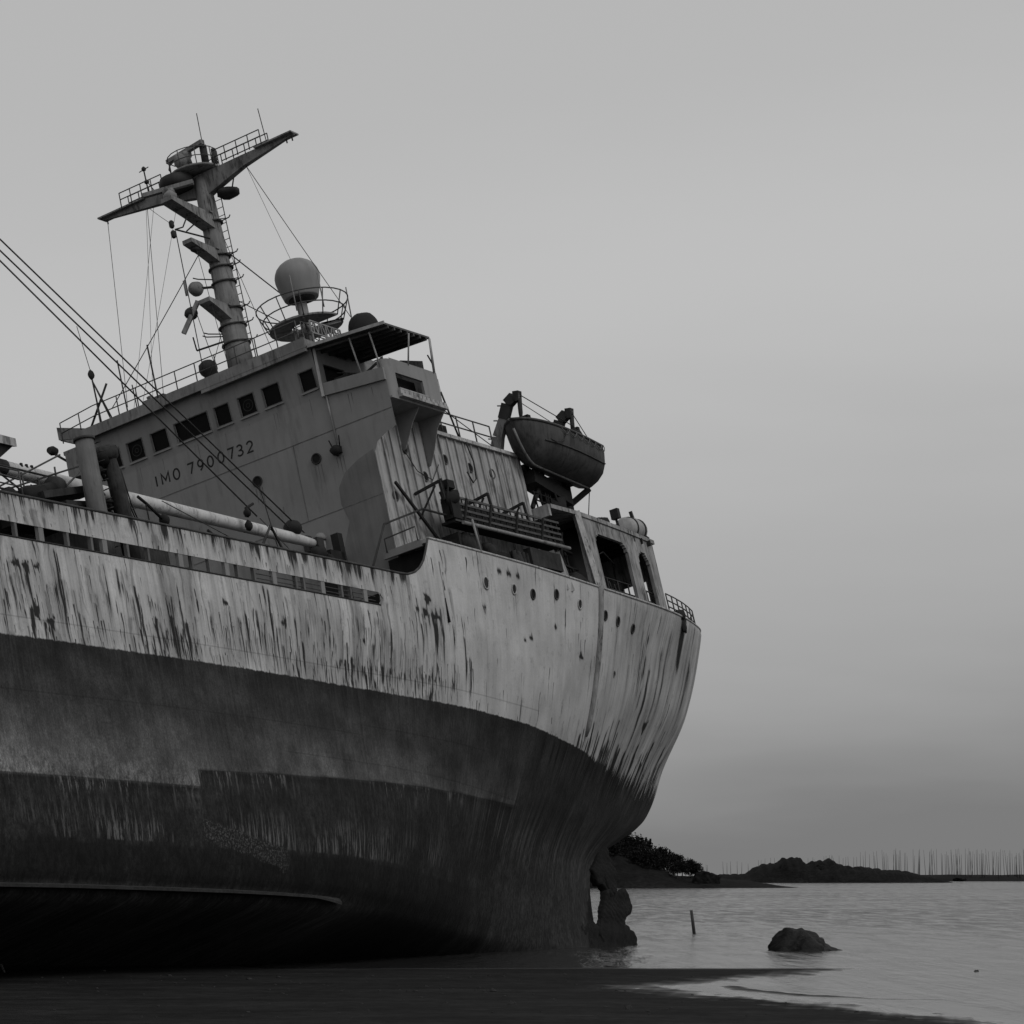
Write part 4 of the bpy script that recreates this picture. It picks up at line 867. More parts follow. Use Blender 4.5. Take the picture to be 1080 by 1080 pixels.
# stays, halyards
for a, b_, r_ in [((mx_,-4.6,30.3),(.2,-4.5,22.4),.012),((mx_,-2.75,30.2),(.1,-3.4,22.3),.008),((mx_,-2.7,30.2),(.1,-2.9,22.3),.012),((mx_,-2.4,30.1),(.1,-4.3,22.3),.008),((mx_,-1.3,29.9),(.1,-3.9,22.3),.008),
        ((mx_+.3,-.4,27.6),(.2,-5.2,22.6),.018),((mx_-.1,.4,27.1),(-4.5,3.4,22.3),.025),((mx_-.1,.35,25.2),(-3.0,3.4,22.3),.02),((mx_,1.9,30.2),(-2.0,4.6,22.8),.014),((mx_,1.95,30.1),(PX,PY,26.0),.008),
        ((mx_,-2.7,30.2),(mx_+2.3,-.2,27.9),.01),((mx_+2.3,-.2,27.7),(.2,-.9,22.3),.02),((mx_+1.6,.1,27.0),(.2,.2,22.3),.012),((mx_+.4,.6,27.6),(-1.0,1.55,22.3),.012),((mx_+1.5,-.5,24.6),(.2,-.3,22.3),.014),
        ((mx_+.3,-.3,24.2),(.2,-.7,22.3),.012)]:
    wire([a, b_], r_, sag=.04)
# ------------------------------------------------------------------ derrick, king posts and deck gear forward of the bridge
mb = MB(); mb.tube([(2.7,3.75,14.02),(4.0,3.72,14.08),(12.9,3.5,14.35),(24,3.25,14.75)], [.15,.2,.23,.24], 16); boom = mb.build('derrick_boom', 'boom', ship)
MB().tube([(18.85,3.365,14.57),(25,3.23,14.785)], .255, 14).build('boom_sleeve', 'dark', boom)
mb = MB(); mb.box((2.4,3.55,13.85),(2.8,3.95,14.2)); mb.build('boom_heel', 'dark', boom)
mb = MB(); mb.blob((3.9,3.75,14.42),.38,.3,.3,4,.12,14,10); mb.build('lashed_bundle', 'canvas', ship)
# raised letters too small to read on the sleeve end
for x in (17.7,17.95,18.2): MB().box((x,3.55,14.62),(x+.09,3.605,14.74)).build('boom_marking', 'ink', boom)
def post(c, r, z0, z1, name, m, lx=0):
    mb = MB(); mb.tube([(c[0],c[1],z0),(c[0]+lx,c[1],z1)], r, 18, r*.92); return mb.build(name, m, ship)
kp = post((17.55,5.5,0), .31, 10.45, 14.95, 'king_post', 'post'); MB().lathe((17.55,5.5,14.9),[(.33,0),(.33,.08),(.02,.1)],18).build('post_cap','deck',kp)
mb = MB()
for q in np.arange(11.2,14.8,.3): mb.tube([(17.3,5.75,q),(17.2,5.85,q+.03),(17.2,5.65,q+.03),(17.35,5.3,q)],.018,4)
mb.build('step_irons','dark',kp)
mb = MB(); mb.tube([(16.05,5.4,10.45),(16.15,5.4,13.4),(16.3,5.4,14.5)],[.28,.26,.22],14); mb.blob((16.35,5.35,14.7),.4,.36,.28,3,.25); mb.build('king_post','gear',ship)
mb = MB()
for a, b_, r_ in [((17.3,5.3,14.2),(16.4,5.2,14.2),.12),((17.3,5.2,13.2),(16.1,5.3,13.2),.06),((17.3,5.0,12.9),(15.9,4.8,13.0),.12),((16.8,5.2,14.6),(16.4,5.2,13.9),.06),((17.2,5.2,13.9),(16.6,5.2,13.4),.04)]: mb.tube([a,b_],r_,8)
mb.box((16.3,4.4,13.0),(16.9,5.1,13.3)); mb.blob((16.6,5.3,14.55),.25,.3,.25,6,.3); mb.blob((17.1,5.2,13.6),.2,.2,.5,7,.3); mb.build('post_fittings','geardk',ship)
for dx in (0,.12,.25): wire([(16.1+dx*.3,5.6,14.2),(15.6+dx,5.4,13.2),(15.0+dx,5.2,12.55)], .022, 'slack_rope', 'wire')
# cluttered forward deck, behind the bulwark
mb = MB(); mb.bar((19.4,4.6,13.1),(16.3,4.5,13.8),.9,.22); mb.bar((18.6,4.9,12.9),(15.6,4.7,13.3),.6,.16); mb.build('loose_hatch_board','gear',ship)
mb = MB(); mb.blob((19.2,4.5,13.25),.45,.4,.32,3,.25); mb.blob((20.3,4.4,13.0),.5,.4,.35,5,.25); mb.tube([(19.0,4.4,13.35),(18.2,4.5,13.6)],.24,10); mb.box((18.4,4.1,12.2),(20.4,4.9,13.0)); mb.build('deck_winch','geardk',ship)
mb = MB(); mb.lathe((18.05,4.5,13.68),[(.02,-.2),(.32,-.18),(.35,0),(.32,.18),(.02,.2)],14,'x'); mb.build('winch_drum','dark',ship)
for i, (a, b_) in enumerate([((23.0,4,12.25),(16.81,4,15.08)),((23.0,4,12.45),(15.75,4,14.9)),((18.2,4.3,13.2),(15.99,4,14.63)),((23,4,14.35),(17.38,4,14.26)),((23.0,4,15.5),(19.0,4,13.6)),((23,4,13.6),(18.9,4,13.54)),((18.89,4,14.21),(18.8,4,12.5)),((18.12,4,14.15),(18.1,4,12.5)),((17.19,4,14.63),(17.27,4,12.5)),((20.6,4.2,14.0),(20.5,4.2,12.5)),((22,4.4,13.85),(19.6,4.4,13.75)),((19.3,5.9,12.0),(16.7,5.2,13.2))]):
    MB().tube([a,b_],.032,6).build('deck_stanchion','dark' if i%2 else 'rail',ship)
railing([(25.5,6.6,11.9),(22.5,6.6,11.9)], .95, 3)
mb = MB(); mb.prism([(18.86,4.0,15.03),(18.86,4.0,15.29),(24.0,4.0,15.42),(24.0,4.0,15.05)],(0,-1.8,.55)); mb.build('crane_platform','side',ship)
MB().prism([(18.95,3.9,15.05),(19.5,3.7,14.62),(24,3.7,14.55),(24,3.9,15.05)],(0,-1.5,.5)).build('crane_underside','gear',ship)
MB().box((22.2,2.6,10.5),(23.4,3.8,15.0)).build('crane_pedestal','front',ship)
# crutch, winch and blocks by the break of the poop
mb = MB(); mb.tube([(8.7,5.05,12.0),(8.1,5,12.86),(7.33,5,13.69),(6.85,5,12.86),(6.4,5.05,12.0)],.05,6); mb.build('boom_crutch','dark',ship)
mb = MB(); mb.box((1.6,3.6,12.0),(2.5,4.2,13.7)); mb.box((1.5,3.9,13.2),(1.8,4.2,14.4)); mb.tube([(2.5,3.5,13.4),(2.0,4.6,13.0)],.14,8); mb.tube([(2.5,3.4,14.35),(2.2,3.9,13.6)],.08,8); mb.blob((4.0,4.6,13.2),.28,.28,.28,3,.2); mb.blob((3.3,4.6,13.0),.16,.16,.3,4,.2); mb.tube([(3.3,4.6,13.2),(2.4,3.9,13.8)],.03,5); mb.build('cargo_winch','geardk',ship)
mb = MB(); mb.blob((7.3,4.2,14.4),.13,.12,.15,2,.25); mb.tube([(7.3,4.2,14.3),(7.35,4.2,14.55),(6.85,4.2,14.78)],.05,6); mb.blob((7.2,4.1,14.0),.14,.12,.18,2,.25); mb.build('cargo_block','geardk',ship)
mb = MB(); mb.blob((13.39,5.0,13.1),.17,.16,.2,2,.2); mb.tube([(13.39,5.0,13.05),(14.24,5,13.54)],.05,6); mb.tube([(13.39,5.0,13.0),(12.6,5,12.75),(12.0,5.2,12.4)],.045,6); mb.tube([(14.24,5,13.54),(14.2,5,12.0)],.025,6); mb.tube([(14.6,5,13.7),(14.24,5,13.54)],.05,6); mb.build('cargo_block','geardk',ship)
mb = MB(); mb.tube([(13.1,6.3,12.36),(12.7,6.3,12.18),(12.1,6.3,12.24)],.05,6); mb.tube([(12.95,6.3,12.15),(12.1,6.3,12.10)],.07,6); mb.tube([(12.55,6.3,11.8),(12.55,6.3,12.2)],.06,6); mb.build('mooring_chock','geardk',ship)
# topping lift: three wire ropes running up out of the frame
for a, b_ in (((3.4,3.85,14.3),(20.3,4,23.35)),((4.4,3.9,14.35),(20.6,4,23.05)),((6.6,4.1,14.4),(20.7,4,22.8))): wire([a,b_], .028, 'topping_lift')
for a, b_ in (((6.6,4.2,14.3),(5.6,5.2,12.1)),((1.0,-4,18.4),(.6,-4.2,18.4)),((12.6,4.5,14.0),(10.4,6.0,12.2))): wire([a,b_], .016)
wire([(.03,.35,17.7),(.4,.9,14.6)], .02)
# ------------------------------------------------------------------ break of the poop: platform, stair rail, dark passage
MB().box((-1.2,5.38,13.38),(.35,6.95,13.52)).build('passage_roof','side',ship)
MB().box((.27,5.0,13.30),(.38,6.6,13.56)).build('passage_lintel','front',ship)
MB().box((.035,4.97,11.6),(.06,6.95,13.30)).build('passage_shade','void',ship)  # dark sheet added across the opening, painted shade of the recess
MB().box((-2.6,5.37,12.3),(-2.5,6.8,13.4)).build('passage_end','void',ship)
mb = MB()
for p, q in (((3.33,6.0,12.0),(1.6,6.0,14.15)),((1.6,6.0,14.15),(-1.35,6.0,15.1)),((-1.35,6.0,15.1),(-3.9,6.6,14.7)),((-3.9,6.6,14.7),(-3.5,6.85,13.4))): mb.tube([p,q],.042,6)
mb.build('stair_rail','dark',ship)
mb = MB(); mb.tube([(.4,5.2,13.5),(.4,5.2,14.0),(.4,6.5,14.05),(.4,6.5,13.55)],.03,6); mb.build('stair_rail','rail',ship)
mb = MB(); mb.blob((1.0,6.2,11.9),.9,.5,.22,3,.3); mb.build('debris_heap','roof',ship)
MB().tube([(-3.55,6.7,14.75),(-3.4,6.85,13.45)],.05,6).build('bent_stanchion','railL',ship)
# brackets over the gangway
for x in (-2.1,-5.6,-8.3):
    mb = MB(); mb.bar((x,5.4,15.95),(x,6.5,16.1),.08,.1); mb.bar((x,6.5,16.12),(x-.1,6.5,15.4),.09,.09); mb.bar((x,5.4,15.0),(x,6.3,16.0),.05,.06); mb.build('gangway_davit','gear',ship)
mb = MB(); mb.bar((-.7,5.5,16.2),(-3.3,5.7,13.6),.08,.1); mb.bar((-2.6,6.3,16.3),(-2.3,6.5,15.4),.1,.12); mb.box((-2.5,6.3,15.9),(-3.0,6.6,16.2)); mb.build('ladder_stringer','geardk',ship)
# wall lockers, motors and pipes in the side alley
mb = MB(); mb.box((-3.2,5.5,13.0),(-4.6,6.2,14.4)); mb.blob((-3.8,6.2,14.0),.5,.2,.45,2,.15); mb.lathe((-5.2,6.2,13.9),[(.3,-.2),(.32,.2),(.1,.25)],12,'x'); mb.build('alley_machinery','gear',ship)
mb = MB(); mb.box((-5.6,5.5,12.4),(-6.9,6.2,14.0)); mb.build('alley_locker','geardk',ship)
mb = MB(); mb.blob((-7.4,6.1,13.7),.5,.3,.5,7,.2)
for x in np.arange(-7.0,-9.6,-.35): mb.tube([(x,6.3,12.6),(x,6.3,14.1)],.1,8)
mb.box((-8.0,6.2,13.6),(-10.4,6.5,14.3)); mb.build('alley_machinery','gear',ship)
for x in (-10.5,-10.95): MB().bar((x,6.35,12.9),(x+.25,6.2,14.5),.16,.25).build('alley_stanchion','side',ship)
mb = MB(); mb.blob((-12.0,5.9,13.4),.9,.5,.45,9,.35); mb.blob((-12.9,5.6,13.5),.6,.5,.5,8,.35); mb.tube([(-11.3,5.8,13.6),(-11.8,5.8,14.3),(-12.6,5.8,14.2),(-12.9,5.8,13.5)],.05,6); mb.build('mooring_winch','geardk',ship)
# ------------------------------------------------------------------ stern shelter: curved side plating with big round-cornered openings
def shy(x): return 6.05-.055*max(0, -13.5-x)-.004*max(0, -13.5-x)**2
def shelter(sgn, name):
    ops = [(-14.95,-18.3,13.55,15.95),(-19.4,-20.7,13.5,15.85)]; mb = MB()
    def inside(x, z):
        for a, b_, c, d in ops:
            u, v = (x-(a+b_)/2)/((a-b_)/2), (z-(c+d)/2)/((d-c)/2)
            if abs(u) < 1 and abs(v) < 1:
                r_ = .62; hx, hz = (a-b_)/2, (d-c)/2; qx, qz = max(0, abs(u)*hx-(hx-r_)), max(0, abs(v)*hz-(hz-r_))
                if qx*qx+qz*qz < r_*r_ or v < 0: return True
        return False
    xs = np.arange(-13.6,-21.7,-.09); zs_ = np.linspace(13.42,16.62,38)
    idx = {}
    def vid(i, j):
        if (i,j) not in idx:
            x = xs[i]; z = zs_[j]; z2 = z if z < 16.4 else z-.03*max(0,(-13.6-x))*0
            idx[(i,j)] = len(mb.v); mb.v.append((x, sgn*shy(x), z2))
        return idx[(i,j)]
    for i in range(len(xs)-1):
        for j in range(len(zs_)-1):
            if inside((xs[i]+xs[i+1])/2, (zs_[j]+zs_[j+1])/2): continue
            mb.f.append((vid(i,j),vid(i+1,j),vid(i+1,j+1),vid(i,j+1))); mb.sm.append(False)
    o = mb.build(name, 'stern', ship); md = o.modifiers.new('thickness','SOLIDIFY'); md.thickness = .14; md.offset = -1 if sgn > 0 else 1
    return o
shelter(1,'shelter_side'); shelter(-1,'shelter_side')
mb = MB(); xs = np.linspace(-11.4,-21.8,30); vs = []; fs = []
for x in xs:
    y = shy(x)+.06; vs += [(x,y,16.45),(x,-y,16.45),(x,y,16.62),(x,-y,16.62)]
for i in range(len(xs)-1):
    a = i*4; fs += [(a,a+4,a+5,a+1),(a+2,a+3,a+7,a+6),(a,a+2,a+6,a+4),(a+1,a+5,a+7,a+3)]
mb.add(vs, fs+[(0,1,3,2),(len(vs)-4,len(vs)-2,len(vs)-1,len(vs)-3)])
mb.build('shelter_deck','stern',ship)
mb = MB()
for x in np.arange(-14.2,-21.6,-.75): mb.box((x,-5.4,16.22),(x+.06,5.6,16.46))
mb.build('deck_beams','gear',ship)
MB().box((-11.4,-5.8,16.15),(-11.25,6.05,16.62)).build('shelter_front_beam','side',ship)
mb = MB(); wall_holes(mb, (-4.9,4.9), (12.3,16.5), [(2.6,3.6,12.5,14.7)], lambda y,z,d:(-14.3+d,y,z), .1); mb.build('shelter_bulkhead','roof',ship)
MB().box((-17.3,-4.8,12.3),(-16.3,3.6,15.4)).build('sky_blocking_box','gear',ship)  # box added to block the sky showing through the shelter openings
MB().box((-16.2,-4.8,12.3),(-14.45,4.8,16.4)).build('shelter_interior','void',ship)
for sgn in (1,-1): MB().bar((-13.55,sgn*6.05,16.6),(-13.75,sgn*6.18,13.35),.22,.26).build('shelter_pillar','cap',ship)
mb = MB(); wall_holes(mb, (-5.1,5.1), (13.2,16.45), [(-4.6,-2.6,13.3,15.8),(-1.8,1.8,13.3,16.0),(3.6,4.7,13.8,15.0)], lambda y,z,d:(-21.65+d,y,z), .12); mb.build('shelter_transom','stern',ship)
railing([(-14.7,5.75,13.2),(-18.5,5.5,13.2),(-21,5.2,13.2)], 1.0, 7, (1.,.55), .03, 'dark')
railing([(-14.7,-5.6,13.2),(-21,-5.1,13.2)], 1.0, 6, (1.,.55), .03, 'dark')
mb = MB(); mb.blob((-17.6,4.6,13.5),.5,.5,.45,2,.3); mb.blob((-19.9,4.4,13.4),.45,.4,.6,3,.3); mb.blob((-16.3,4.8,13.2),.8,.4,.4,4,.3); mb.build('capstan','geardk',ship)
pr3 = random.Random(21)
mb = MB()
for x in (-11.7,-12.2,-12.9,-13.3): mb.tube([(x,5.2+pr3.uniform(0,.4),12.4),(x+pr3.uniform(-.15,.15),5.2,16.3)],.05,6)
mb.tube([(-11.4,5.6,15.2),(-13.5,5.5,15.0)],.06,6); mb.tube([(-11.4,5.5,14.4),(-13.5,5.6,14.3)],.045,6); mb.tube([(-11.6,5.7,13.2),(-12.4,5.7,15.3),(-13.3,5.4,15.9)],.04,6); mb.build('alley_pipework','geardk',ship)
mb = MB()
for i in range(9):
    x = -15.1-.36*i; mb.tube([(x,5.35,13.2),(x+pr3.uniform(-.2,.2),5.3,13.2+pr3.uniform(.5,1.3))],.035,5)
mb.tube([(-15,5.35,14.1),(-18.3,5.1,13.9)],.04,5); mb.tube([(-15.2,5.3,15.7),(-15.9,5.2,15.2),(-17.0,5.2,15.6),(-18.2,5.0,15.3)],.03,5); mb.build('bent_pipework','dark',ship)
mb = MB()
for i in range(7): mb.tube([(-11.6-.42*i,5.45,16.65),(-11.6-.42*i+pr3.uniform(-.1,.1),5.45,17.2+pr3.uniform(0,.5))],.035,5)
mb.tube([(-11.4,5.45,17.35),(-14.2,5.4,17.2)],.035,5); mb.tube([(-11.4,5.5,17.0),(-13.9,5.4,16.9)],.03,5); mb.build('boat_deck_frame','geardk',ship)
mb = MB()
for i in range(5): mb.tube([(-14.9-.9*i,5.45-.1*i,16.65),(-14.9-.9*i,5.45-.1*i,16.65+pr3.uniform(.12,.3))],.05,5)
mb.blob((-15.6,5.3,16.75),.35,.2,.13,5,.3); mb.blob((-18.2,5.1,16.75),.3,.2,.12,6,.3); mb.build('deck_fittings','geardk',ship)
# rails round the stern
srail = [onside(x, 13.45, -.15) for x in (-21.9,-23.2,-24.6,-25.9,-27.0,-27.8,-28.5)]
railing([Vector((p.x,p.y,ztop(p.x)+.02)) for p in srail], .85, 9, (1.,.66,.33), .028)
mb = MB(); mb.blob(onside(-23.3,13.55,-.05),.35,.14,.22,3,.3); mb.blob(onside(-23.6,13.15,0),.22,.08,.3,6,.3); mb.build('stern_fairlead','geardk',ship)
railing([(-13.0,5.0,18.0+.0),(-13.0,5.0,18.0)], .01, 2, (1.,), .01) if False else None
# boat deck rails and clutter
railing([(-4.2,5.3,18.78),(-9.3,5.3,18.78)], .98, 5, (1.,.55), .028)
MB().bar((-4.5,5.3,18.8),(-4.1,5.3,20.0),.1,.1).build('stanchion_post','dark',ship)
MB().tube([(-6.9,5.2,18.8),(-6.2,5.2,20.7)],.04,6).build('boat_deck_pole','dark',ship)
mb = MB(); mb.box((-5.0,4.4,18.8),(-6.2,5.1,19.35)); mb.build('deck_box','geardk',ship)
wire([(-3.7,6.3,19.3),(-9.6,5.2,18.95)], .02); wire([(-3.7,6.5,20.3),(-6.2,5.2,20.7)], .008)
# davits
def davit(x, base_z, tip=(6.35,20.85), low=False):
    mb = MB(); y0 = 4.7
    pts = [(x,y0,base_z),(x,y0+.35,base_z+.8),(x,5.45,20.2),(x,5.75,20.72),(x,6.1,20.9),(x,tip[0],tip[1])]
    ws = [.55,.42,.34,.32,.32,.22]
    for (a, b_, wa, wb) in zip(pts, pts[1:], ws, ws[1:]): mb.bar(a, b_, .26, wa, up=(0,1,0), w2=.26, h2=wb)
    for q in pts[1:4]: mb.tube([(q[0]+.1,q[1]-.25,q[2]),(q[0]+.1,q[1]-.4,q[2]+.05)],.03,5)
    o = mb.build('davit', 'roof', ship)
    mb = MB()
    for (a, b_) in zip(pts[2:], pts[3:]): mb.bar(a, b_, .30, .40, up=(0,1,0))
    mb.build('davit_head', 'dark', o)
    mb = MB(); mb.tube([(x,6.3,20.75),(x,6.22,20.2),(x+.02,6.15,19.75)],[.1,.09,.03],8); mb.build('fall_block','dark',o)
    return o
davit(-10.4, 18.78); davit(-14.7, 16.62)
mb = MB(); mb.bar((-14.6,4.8,16.62),(-14.6,5.1,18.5),.9,1.0,up=(1,0,0),w2=.7,h2=.7); mb.bar((-14.6,5.1,18.2),(-14.6,6.0,18.2),.5,.4); mb.build('davit_pedestal','geardk',ship)
mb = MB(); mb.bar((-14.9,5.2,17.3),(-15.4,6.0,17.83),.2,.22); mb.bar((-10.8,5.2,18.4),(-14.2,5.2,17.3),.2,.25); mb.bar((-11.4,5.3,16.7),(-12.6,5.5,18.3),.14,.14); mb.bar((-11.3,5.35,18.3),(-13.6,5.3,16.7),.12,.14); mb.bar((-12.4,5.4,16.7),(-14.3,5.3,18.0),.1,.12); mb.bar((-11.4,5.35,17.95),(-14.6,5.2,17.45),.7,.55); mb.bar((-11.6,5.0,18.35),(-12.6,5.0,18.1),.5,.5); mb.build('boat_cradle','geardk',ship)
mb = MB(); mb.blob((-13.3,5.3,17.0),.7,.4,.4,3,.4); mb.tube([(-12.6,5.4,16.7),(-12.8,5.4,17.6),(-13.4,5.4,17.9)],.06,6); mb.tube([(-13.2,5.6,16.7),(-13.0,5.6,17.5)],.05,6); mb.build('davit_winch','geardk',ship)
wire([(-10.4,6.4,20.85),(-14.6,6.3,20.3)], .02); wire([(-10.4,6.3,20.6),(-14.0,6.3,19.9)], .016); wire([(-14.7,6.35,20.85),(-16.0,6.4,19.4)], .018); wire([(-15.4,6.0,17.8),(-15.5,5.6,16.65)], .02)
# shelter deck edge, lamp
mb = MB(); mb.tube([(-14.6,5.6,16.7),(-18.6,5.4,16.75)],.09,6); mb.blob((-17.2,5.4,16.85),.5,.2,.18,3,.3); mb.build('deck_pipe','geardk',ship)
mb = MB(); mb.tube([(-18.9,5.3,16.6),(-18.75,5.3,17.25)],.06,6); mb.box((-18.62,5.15,17.2),(-18.86,5.5,17.62)); mb.build('flood_lamp','dark',ship)
mb = MB(); mb.bar((-21.6,4.9,16.6),(-21.2,4.9,18.0),.12,.12); mb.build('raft_stanchion','dark',ship)
wire([(-15.0,5.5,16.8),(-20.5,5.3,16.8)], .015)

# ------------------------------------------------------------------ things aboard that could be lifted off: lifeboat, gangway, raft canister
def thing(name, label, cat, loc, group=None):
    o = bpy.data.objects.new(name, None); C.objects.link(o); o.matrix_world = POSE @ Matrix.Translation(loc); return tag(o, label, cat, group)
lb = thing('lifeboat', 'dark open lifeboat hanging in davits at the stern end of the ship', 'lifeboat', (-12.65, 6.0, 18.0))
def boat_sec(t):                                           # t 0 bow .. 1 stern, local frame around the boat's own origin
    x = 2.85-5.6*t; b_ = 1.10*(1-(1-t)**4.2)**.62*(1-.12*max(0,t-.6)**1.3*2.2); zk = .30-.45*(t)+ (1.25*(1-min(1,t/.22))**2.2); zg = 1.72-.42*t+.18*(1-t)**3
    return x, max(b_, .03), zk, zg
mb = MB(); NT, prof_ = 22, [(0,0),(.12,.01),(.45,.10),(.74,.26),(.92,.5),(1.0,.8),(1.0,1.0)]
full = [(-a,c) for a, c in reversed(prof_[1:])]+prof_; vs = []
for i in range(NT):
    x, b_, zk, zg = boat_sec(i/(NT-1)); 
    for a, c in full: vs.append((x-.25*(1-c)*(1-i/(NT-1))*(1 if i < 6 else 0)*.5, a*b_, zk+(zg-zk)*c))
nf = len(full); fs = [(i*nf+j, i*nf+j+1, (i+1)*nf+j+1, (i+1)*nf+j) for i in range(NT-1) for j in range(nf-1)]
mb.add(vs, fs, True); mb.add(vs[-nf:], [tuple(range(nf))]); mb.add(vs[:nf], [tuple(range(nf))])
bh = mb.build('boat_hull', 'boat', lb)
mb = MB(); mb.tube([vs[i*nf+nf//2] for i in range(NT)]+[], .05, 6); mb.build('keel','roof',lb)
for e in (0, nf-1): mb = MB(); mb.tube([Vector(vs[i*nf+e]) for i in range(NT)], .06, 6); mb.build('gunwale','boat',lb)
mb = MB(); mb.tube([Vector(vs[i*nf+nf-3])+Vector((0,.02,0)) for i in range(4,NT)], .025, 5); mb.build('rubbing_strake','boat',lb)
mb = MB()
for i in range(8, NT-1, 2):
    a, b_ = Vector(vs[i*nf+nf-1])+Vector((0,.06,-.05)), Vector(vs[(i+2 if i+2 < NT else NT-1)*nf+nf-1])+Vector((0,.06,-.05)); m_ = (a+b_)/2+Vector((0,0,-.22)); mb.tube([a,(a+m_)/2-Vector((0,0,.05)),m_,(b_+m_)/2-Vector((0,0,.05)),b_],.018,5)
mb.build('lifeline','rope',lb)
mb = MB(); L_ = [boat_sec(i/(NT-1)) for i in range(NT)]
vv = []
for x, b_, zk, zg in L_: vv += [(x,b_*.98,zg-.04),(x,0,zg+.03),(x,-b_*.98,zg-.04)]
mb.add(vv, [(i*3+j,i*3+j+1,i*3+4+j,i*3+3+j) for i in range(NT-1) for j in range(2)], True); mb.build('boat_cover','canvas',lb)
mb = MB(); mb.box((1.25,-.12,1.6),(1.5,.12,2.3)); mb.build('lifting_hook','geardk',lb)
mb = MB(); mb.blob((-1.9,.35,1.75),.3,.28,.42,4,.25); mb.box((-2.1,.2,1.5),(-1.9,.5,2.2)); mb.build('engine_hood','geardk',lb)
mb = MB(); mb.tube([(1.9,.5,1.45),(1.2,.95,.9),(.8,1.06,.95),(.3,1.1,1.5)],.022,5); mb.build('painter_rope','wire',lb)

gw = thing('stowed_gangway', 'long ribbed gangway stowed on its side along the ship below the boat deck', 'gangway', (-6.7, 6.5, 14.7))
mb = MB()
for z in (.0,.22,.45,.68,.92): mb.bar((4.05,0,z),(-4.15,0,z),.05,.085)
fr_ = mb.build('gangway_rails','gang',gw)
mb = MB()
for x in np.arange(-4.0,4.05,.45): mb.bar((x,-.03,0),(x+.0,-.03,.92),.04,.05)
for x in (-2.6,-.6,1.4,3.2): mb.bar((x+.25,.05,0),(x-.25,.05,.92),.08,.08)
mb.build('gangway_treads','geardk',gw)
mb = MB(); mb.box((-4.15,-.55,-.08),(4.1,-.04,.02)); mb.box((-4.2,-.5,-.02),(3.9,-.45,.95)); mb.build('gangway_tray','geardk',gw)
mb = MB(); mb.tube([(3.7,.12,-.1),(-4.4,.12,-.12)],.07,8); mb.build('gangway_beam','railL',gw)
mb = MB(); mb.box((3.6,-.35,.05),(4.2,.08,.75)); mb.blob((3.9,-.1,.85),.42,.3,.3,3,.4); mb.tube([(4.2,0,.2),(4.5,.1,.7),(4.2,.1,1.3)],.05,6); mb.build('gangway_turntable','geardk',gw)
rf = thing('life_raft', 'pale barrel shaped life raft canister lying on the shelter deck at the stern', 'life raft', (-20.75, 4.95, 17.0))
mb = MB(); mb.lathe((0,0,.1),[(.02,-.78),(.36,-.76),(.47,-.6),(.5,-.05),(.52,-.04),(.52,.04),(.5,.05),(.47,.6),(.36,.76),(.02,.78)],20,'x'); mb.build('canister','raft',rf)
mb = MB()
for x in (-.4,.3): mb.lathe((x,0,.1),[(.505,-.04),(.52,-.04),(.52,.04),(.505,.04)],20,'x')
mb.build('strap','dark',rf)
mb = MB()
for x in (-.45,.45): mb.prism([(x,-.55,-.38),(x,.55,-.38),(x,.4,-.2),(x,-.4,-.2)],(.08,0,0))
mb.build('cradle','rail',rf)

# a rope end hanging from the bow side down to the sand at the left of the frame
p1 = Vector((-14.35,81.5,.10))
o = MB().tube([Vector((-14.95,82.6,2.4)), Vector((-14.75,82.2,1.2)), Vector((-14.6,81.9,.5)), p1, p1+Vector((.3,-.2,-.02))], .04, 6).build('hanging_rope','rope')
tag(o, 'pale rope hanging beside the dark hull down to the sand', 'rope')

# ------------------------------------------------------------------ sand, sea, distance
def n2(x, y): return (math.sin(x*.9+y*.37)+math.sin(x*2.3-y*.8+1.3)+math.sin(x*.31+y*1.7+2.)+math.sin(x*4.1+y*2.9))/4
XB = [(40,13.),(52,10.8),(56.3,9.6),(58.5,9.0),(60.5,8.4),(63.5,7.5),(66.8,6.2),(70.5,4.6),(73.4,3.5),(75,3.7),(80,6.8),(83.8,8.4),(86,9.5),(88,10.3),(92,12)]
def xb(y):
    if y <= XB[0][0]: return XB[0][1]
    for (a, va), (b_, vb) in zip(XB, XB[1:]):
        if y <= b_: return va+(vb-va)*(y-a)/(b_-a)
    return XB[-1][1]
BAR = [(5.7,75.0),(5.9,72.8),(6.9,69.6),(8.6,67.6),(10.2,66.8)]
def dbar(x, y):
    best = 9
    for (ax, ay), (bx_, by) in zip(BAR, BAR[1:]):
        vx, vy = bx_-ax, by-ay; t = max(0, min(1, ((x-ax)*vx+(y-ay)*vy)/(vx*vx+vy*vy))); best = min(best, math.hypot(x-ax-t*vx, y-ay-t*vy))
    return best
def sandz(x, y):
    yb = 89.6 + max(0, -7.5-x)*1.6 + .5*n2(x*.5, 3)
    h1 = (yb-y)*.016
    h2 = (xb(y)-x)*.022+.018*n2(x*1.1, y*.6)+.012*n2(x*3.7+5, y*2.2)+.007*n2(x*9, y*3.3)
    h = min(h1, h2)
    h = h if h < 0 else .16*(1-math.exp(-h/.16))
    d = dbar(x, y)
    if d < .45: h = max(h, .024-max(0,x-7)*.008-(d/.45)**2*.05+.014*n2(x*3, y*3))
    return max(-.5, h+ (.008*n2(x*2.1, y*1.4) if h > .03 else 0))
